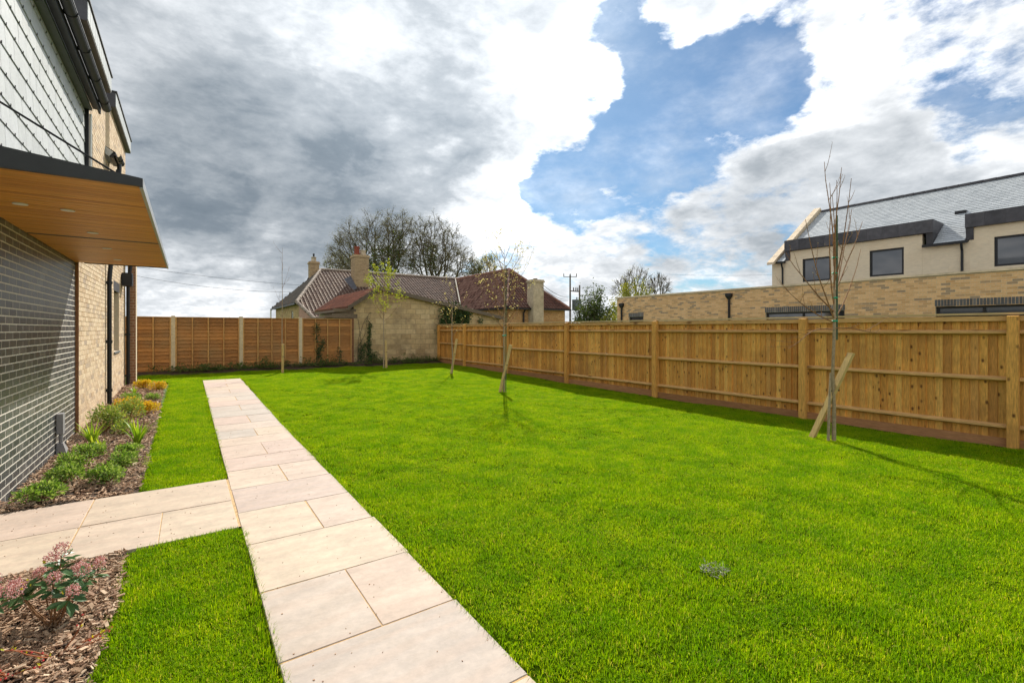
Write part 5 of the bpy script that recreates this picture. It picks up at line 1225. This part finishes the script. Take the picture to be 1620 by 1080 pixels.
crown_tree(1040, 72, 'fine bare tree right of the yellow green one above the brick parapet', [(1042, 432, 18, 458)], 110, LF_FARY, 30, .2, r0=.25, twig=.8)
def bush(px, dep, w, z0, z1, lm, n, ls, lab, stems=60, cat='bush', grp='bushes beyond the fences'):
    x, y = P2(px, dep); t = thing('bush', (x, y, .1), lab, cat, grp); s = MB(); m = MB(); ends = []
    for _ in range(stems):
        a = U(0, 6.283); rr = math.sqrt(R()); e = Vector((x + rr * w * math.cos(a), y + rr * w * math.sin(a), z0 + (z1 - z0) * U(.55, 1.05) * (1 - .45 * rr ** 2))); b0 = Vector((x + (e.x - x) * .3, y + (e.y - y) * .3, .1))
        mid = b0.lerp(e, .6) + Vector((0, 0, .3)); s.tube([b0, mid, e], [.05, .03, .012], 3, R(), cap=False); ends.append((b0, mid, e))
    for _ in range(n):
        b0, mid, e = random.choice(ends); f = R() ** .6; p = (mid.lerp(e, f) if R() < .75 else b0.lerp(mid, f)) + Vector((random.gauss(0, .22), random.gauss(0, .22), random.gauss(0, .22))); m.quadleaf(p, ls * U(.5, 1.3), R())
    s.build('stems', BIGBARK, t); m.build('foliage', lm, t, kind='stuff')
bush(940, 52, 2.3, .1, 6.6, LF_FARD, 5200, .28, 'tall bush of upright green and brown stems right of the utility poles', 110)
bush(967, 50, 1.2, .1, 3.9, LF_FARY, 2200, .22, 'bright yellow green bush against the left end of the brick building', 30)
bush(1005, 66, 3.6, 1, 8.7, LF_FARY, 6500, .30, 'broad yellow green mass of leaves under the bare topped tree', 60)
bush(915, 48, .9, .1, 2.4, LF_FARY, 700, .2, 'low yellow green bush below the utility poles', 20)
bush(358, 60, 1.2, .1, 3.5, LF_FAR, 500, .25, 'little bush top showing over the panel fence at the left', 40)
bush(745, 80, 3, .1, 8.0, LF_FARD, 1500, .35, 'dark bush between the big trees and the wing roof', 40)
def pole(px, dep, topz, lab, arm=True):
    x, y = P2(px, dep); t = thing('utility_pole', (x, y, .1), lab, 'utility pole', 'timber utility poles'); m = MB(); m.tube([(x, y, 0), (x, y, topz)], [.13, .09], 8); m.build('post', POLEM, t)
    if arm:
        q = RT * .8; m = MB(); c = Vector((x, y, topz - .25)); m.tube([c - q, c + q], .05, 4); m.build('crossarm', POLEM, t)
        for k in (-1, -.0, 1): m = MB(); p = c + q * k * .95; m.tube([p, p + Vector((0, 0, .2)), p + Vector((0, 0, .42))], [.04, .07, .03], 6); m.build('insulator', POLEM, t)
    return Vector((x, y, topz))
pa = pole(902, 56, 8.15, 'taller utility pole with a short crossarm and insulators')
pb = pole(917, 57, 7.0, 'shorter utility pole right of the tall one', False)
tx = thing('transformer', (pa.x + .4, pa.y, 3.5), 'grey transformer box hung between the two utility poles', 'transformer'); c = pa.lerp(pb, .7); m = MB(); m.box((c.x - .5, c.y - .3, 3.9), (c.x + .5, c.y + .3, 5.2)); m.tube([(c.x, c.y, 5.2), (c.x, c.y, 5.5)], .08, 6); m.build('tank', GREYB, tx)
m = MB(); a, b = pa.copy(), pb.copy(); a.z = b.z = 6.2; m.tube([a, b], .07, 5)
for k in (.35, .6, .8): p = a.lerp(b, k); m.tube([p, p + Vector((0, 0, .45))], .07, 5)
m.build('cross_beam', POLEM, tx)
def wire(a, b, sag, lab, r=.018):
    a, b = Vector(a), Vector(b); m = MB(); m.tube([a.lerp(b, k / 20) - Vector((0, 0, sag * 4 * (k / 20) * (1 - k / 20))) for k in range(21)], r, 4); m.build('cable', BLACK, label=lab, cat='cable', group='overhead cables')
def W3(px, py, dep): x, y = P2(px, dep); return Vector((x, y, 1.6 + (521 - py) / 741 * dep))
wire(W3(110, 405, 46), W3(489, 452, 52), .35, 'upper overhead cable crossing the sky left of the tiled house'); wire(W3(110, 412, 44), W3(470, 462, 50), .75, 'lower overhead cable crossing the sky left of the tiled house')
for k, (dy, s_) in enumerate(((0, .25), (5, .3), (9, .3))): wire(W3(858, 450 + dy, 34), W3(899, 470 + dy * .6, 55), s_, ['top', 'middle', 'bottom'][k] + ' cable of the three from the rendered chimney to the tall pole')
wire(W3(1058, 434, 90), W3(1235, 434, 75), .2, 'faint cable beyond the brick parapet left of the stone gable')
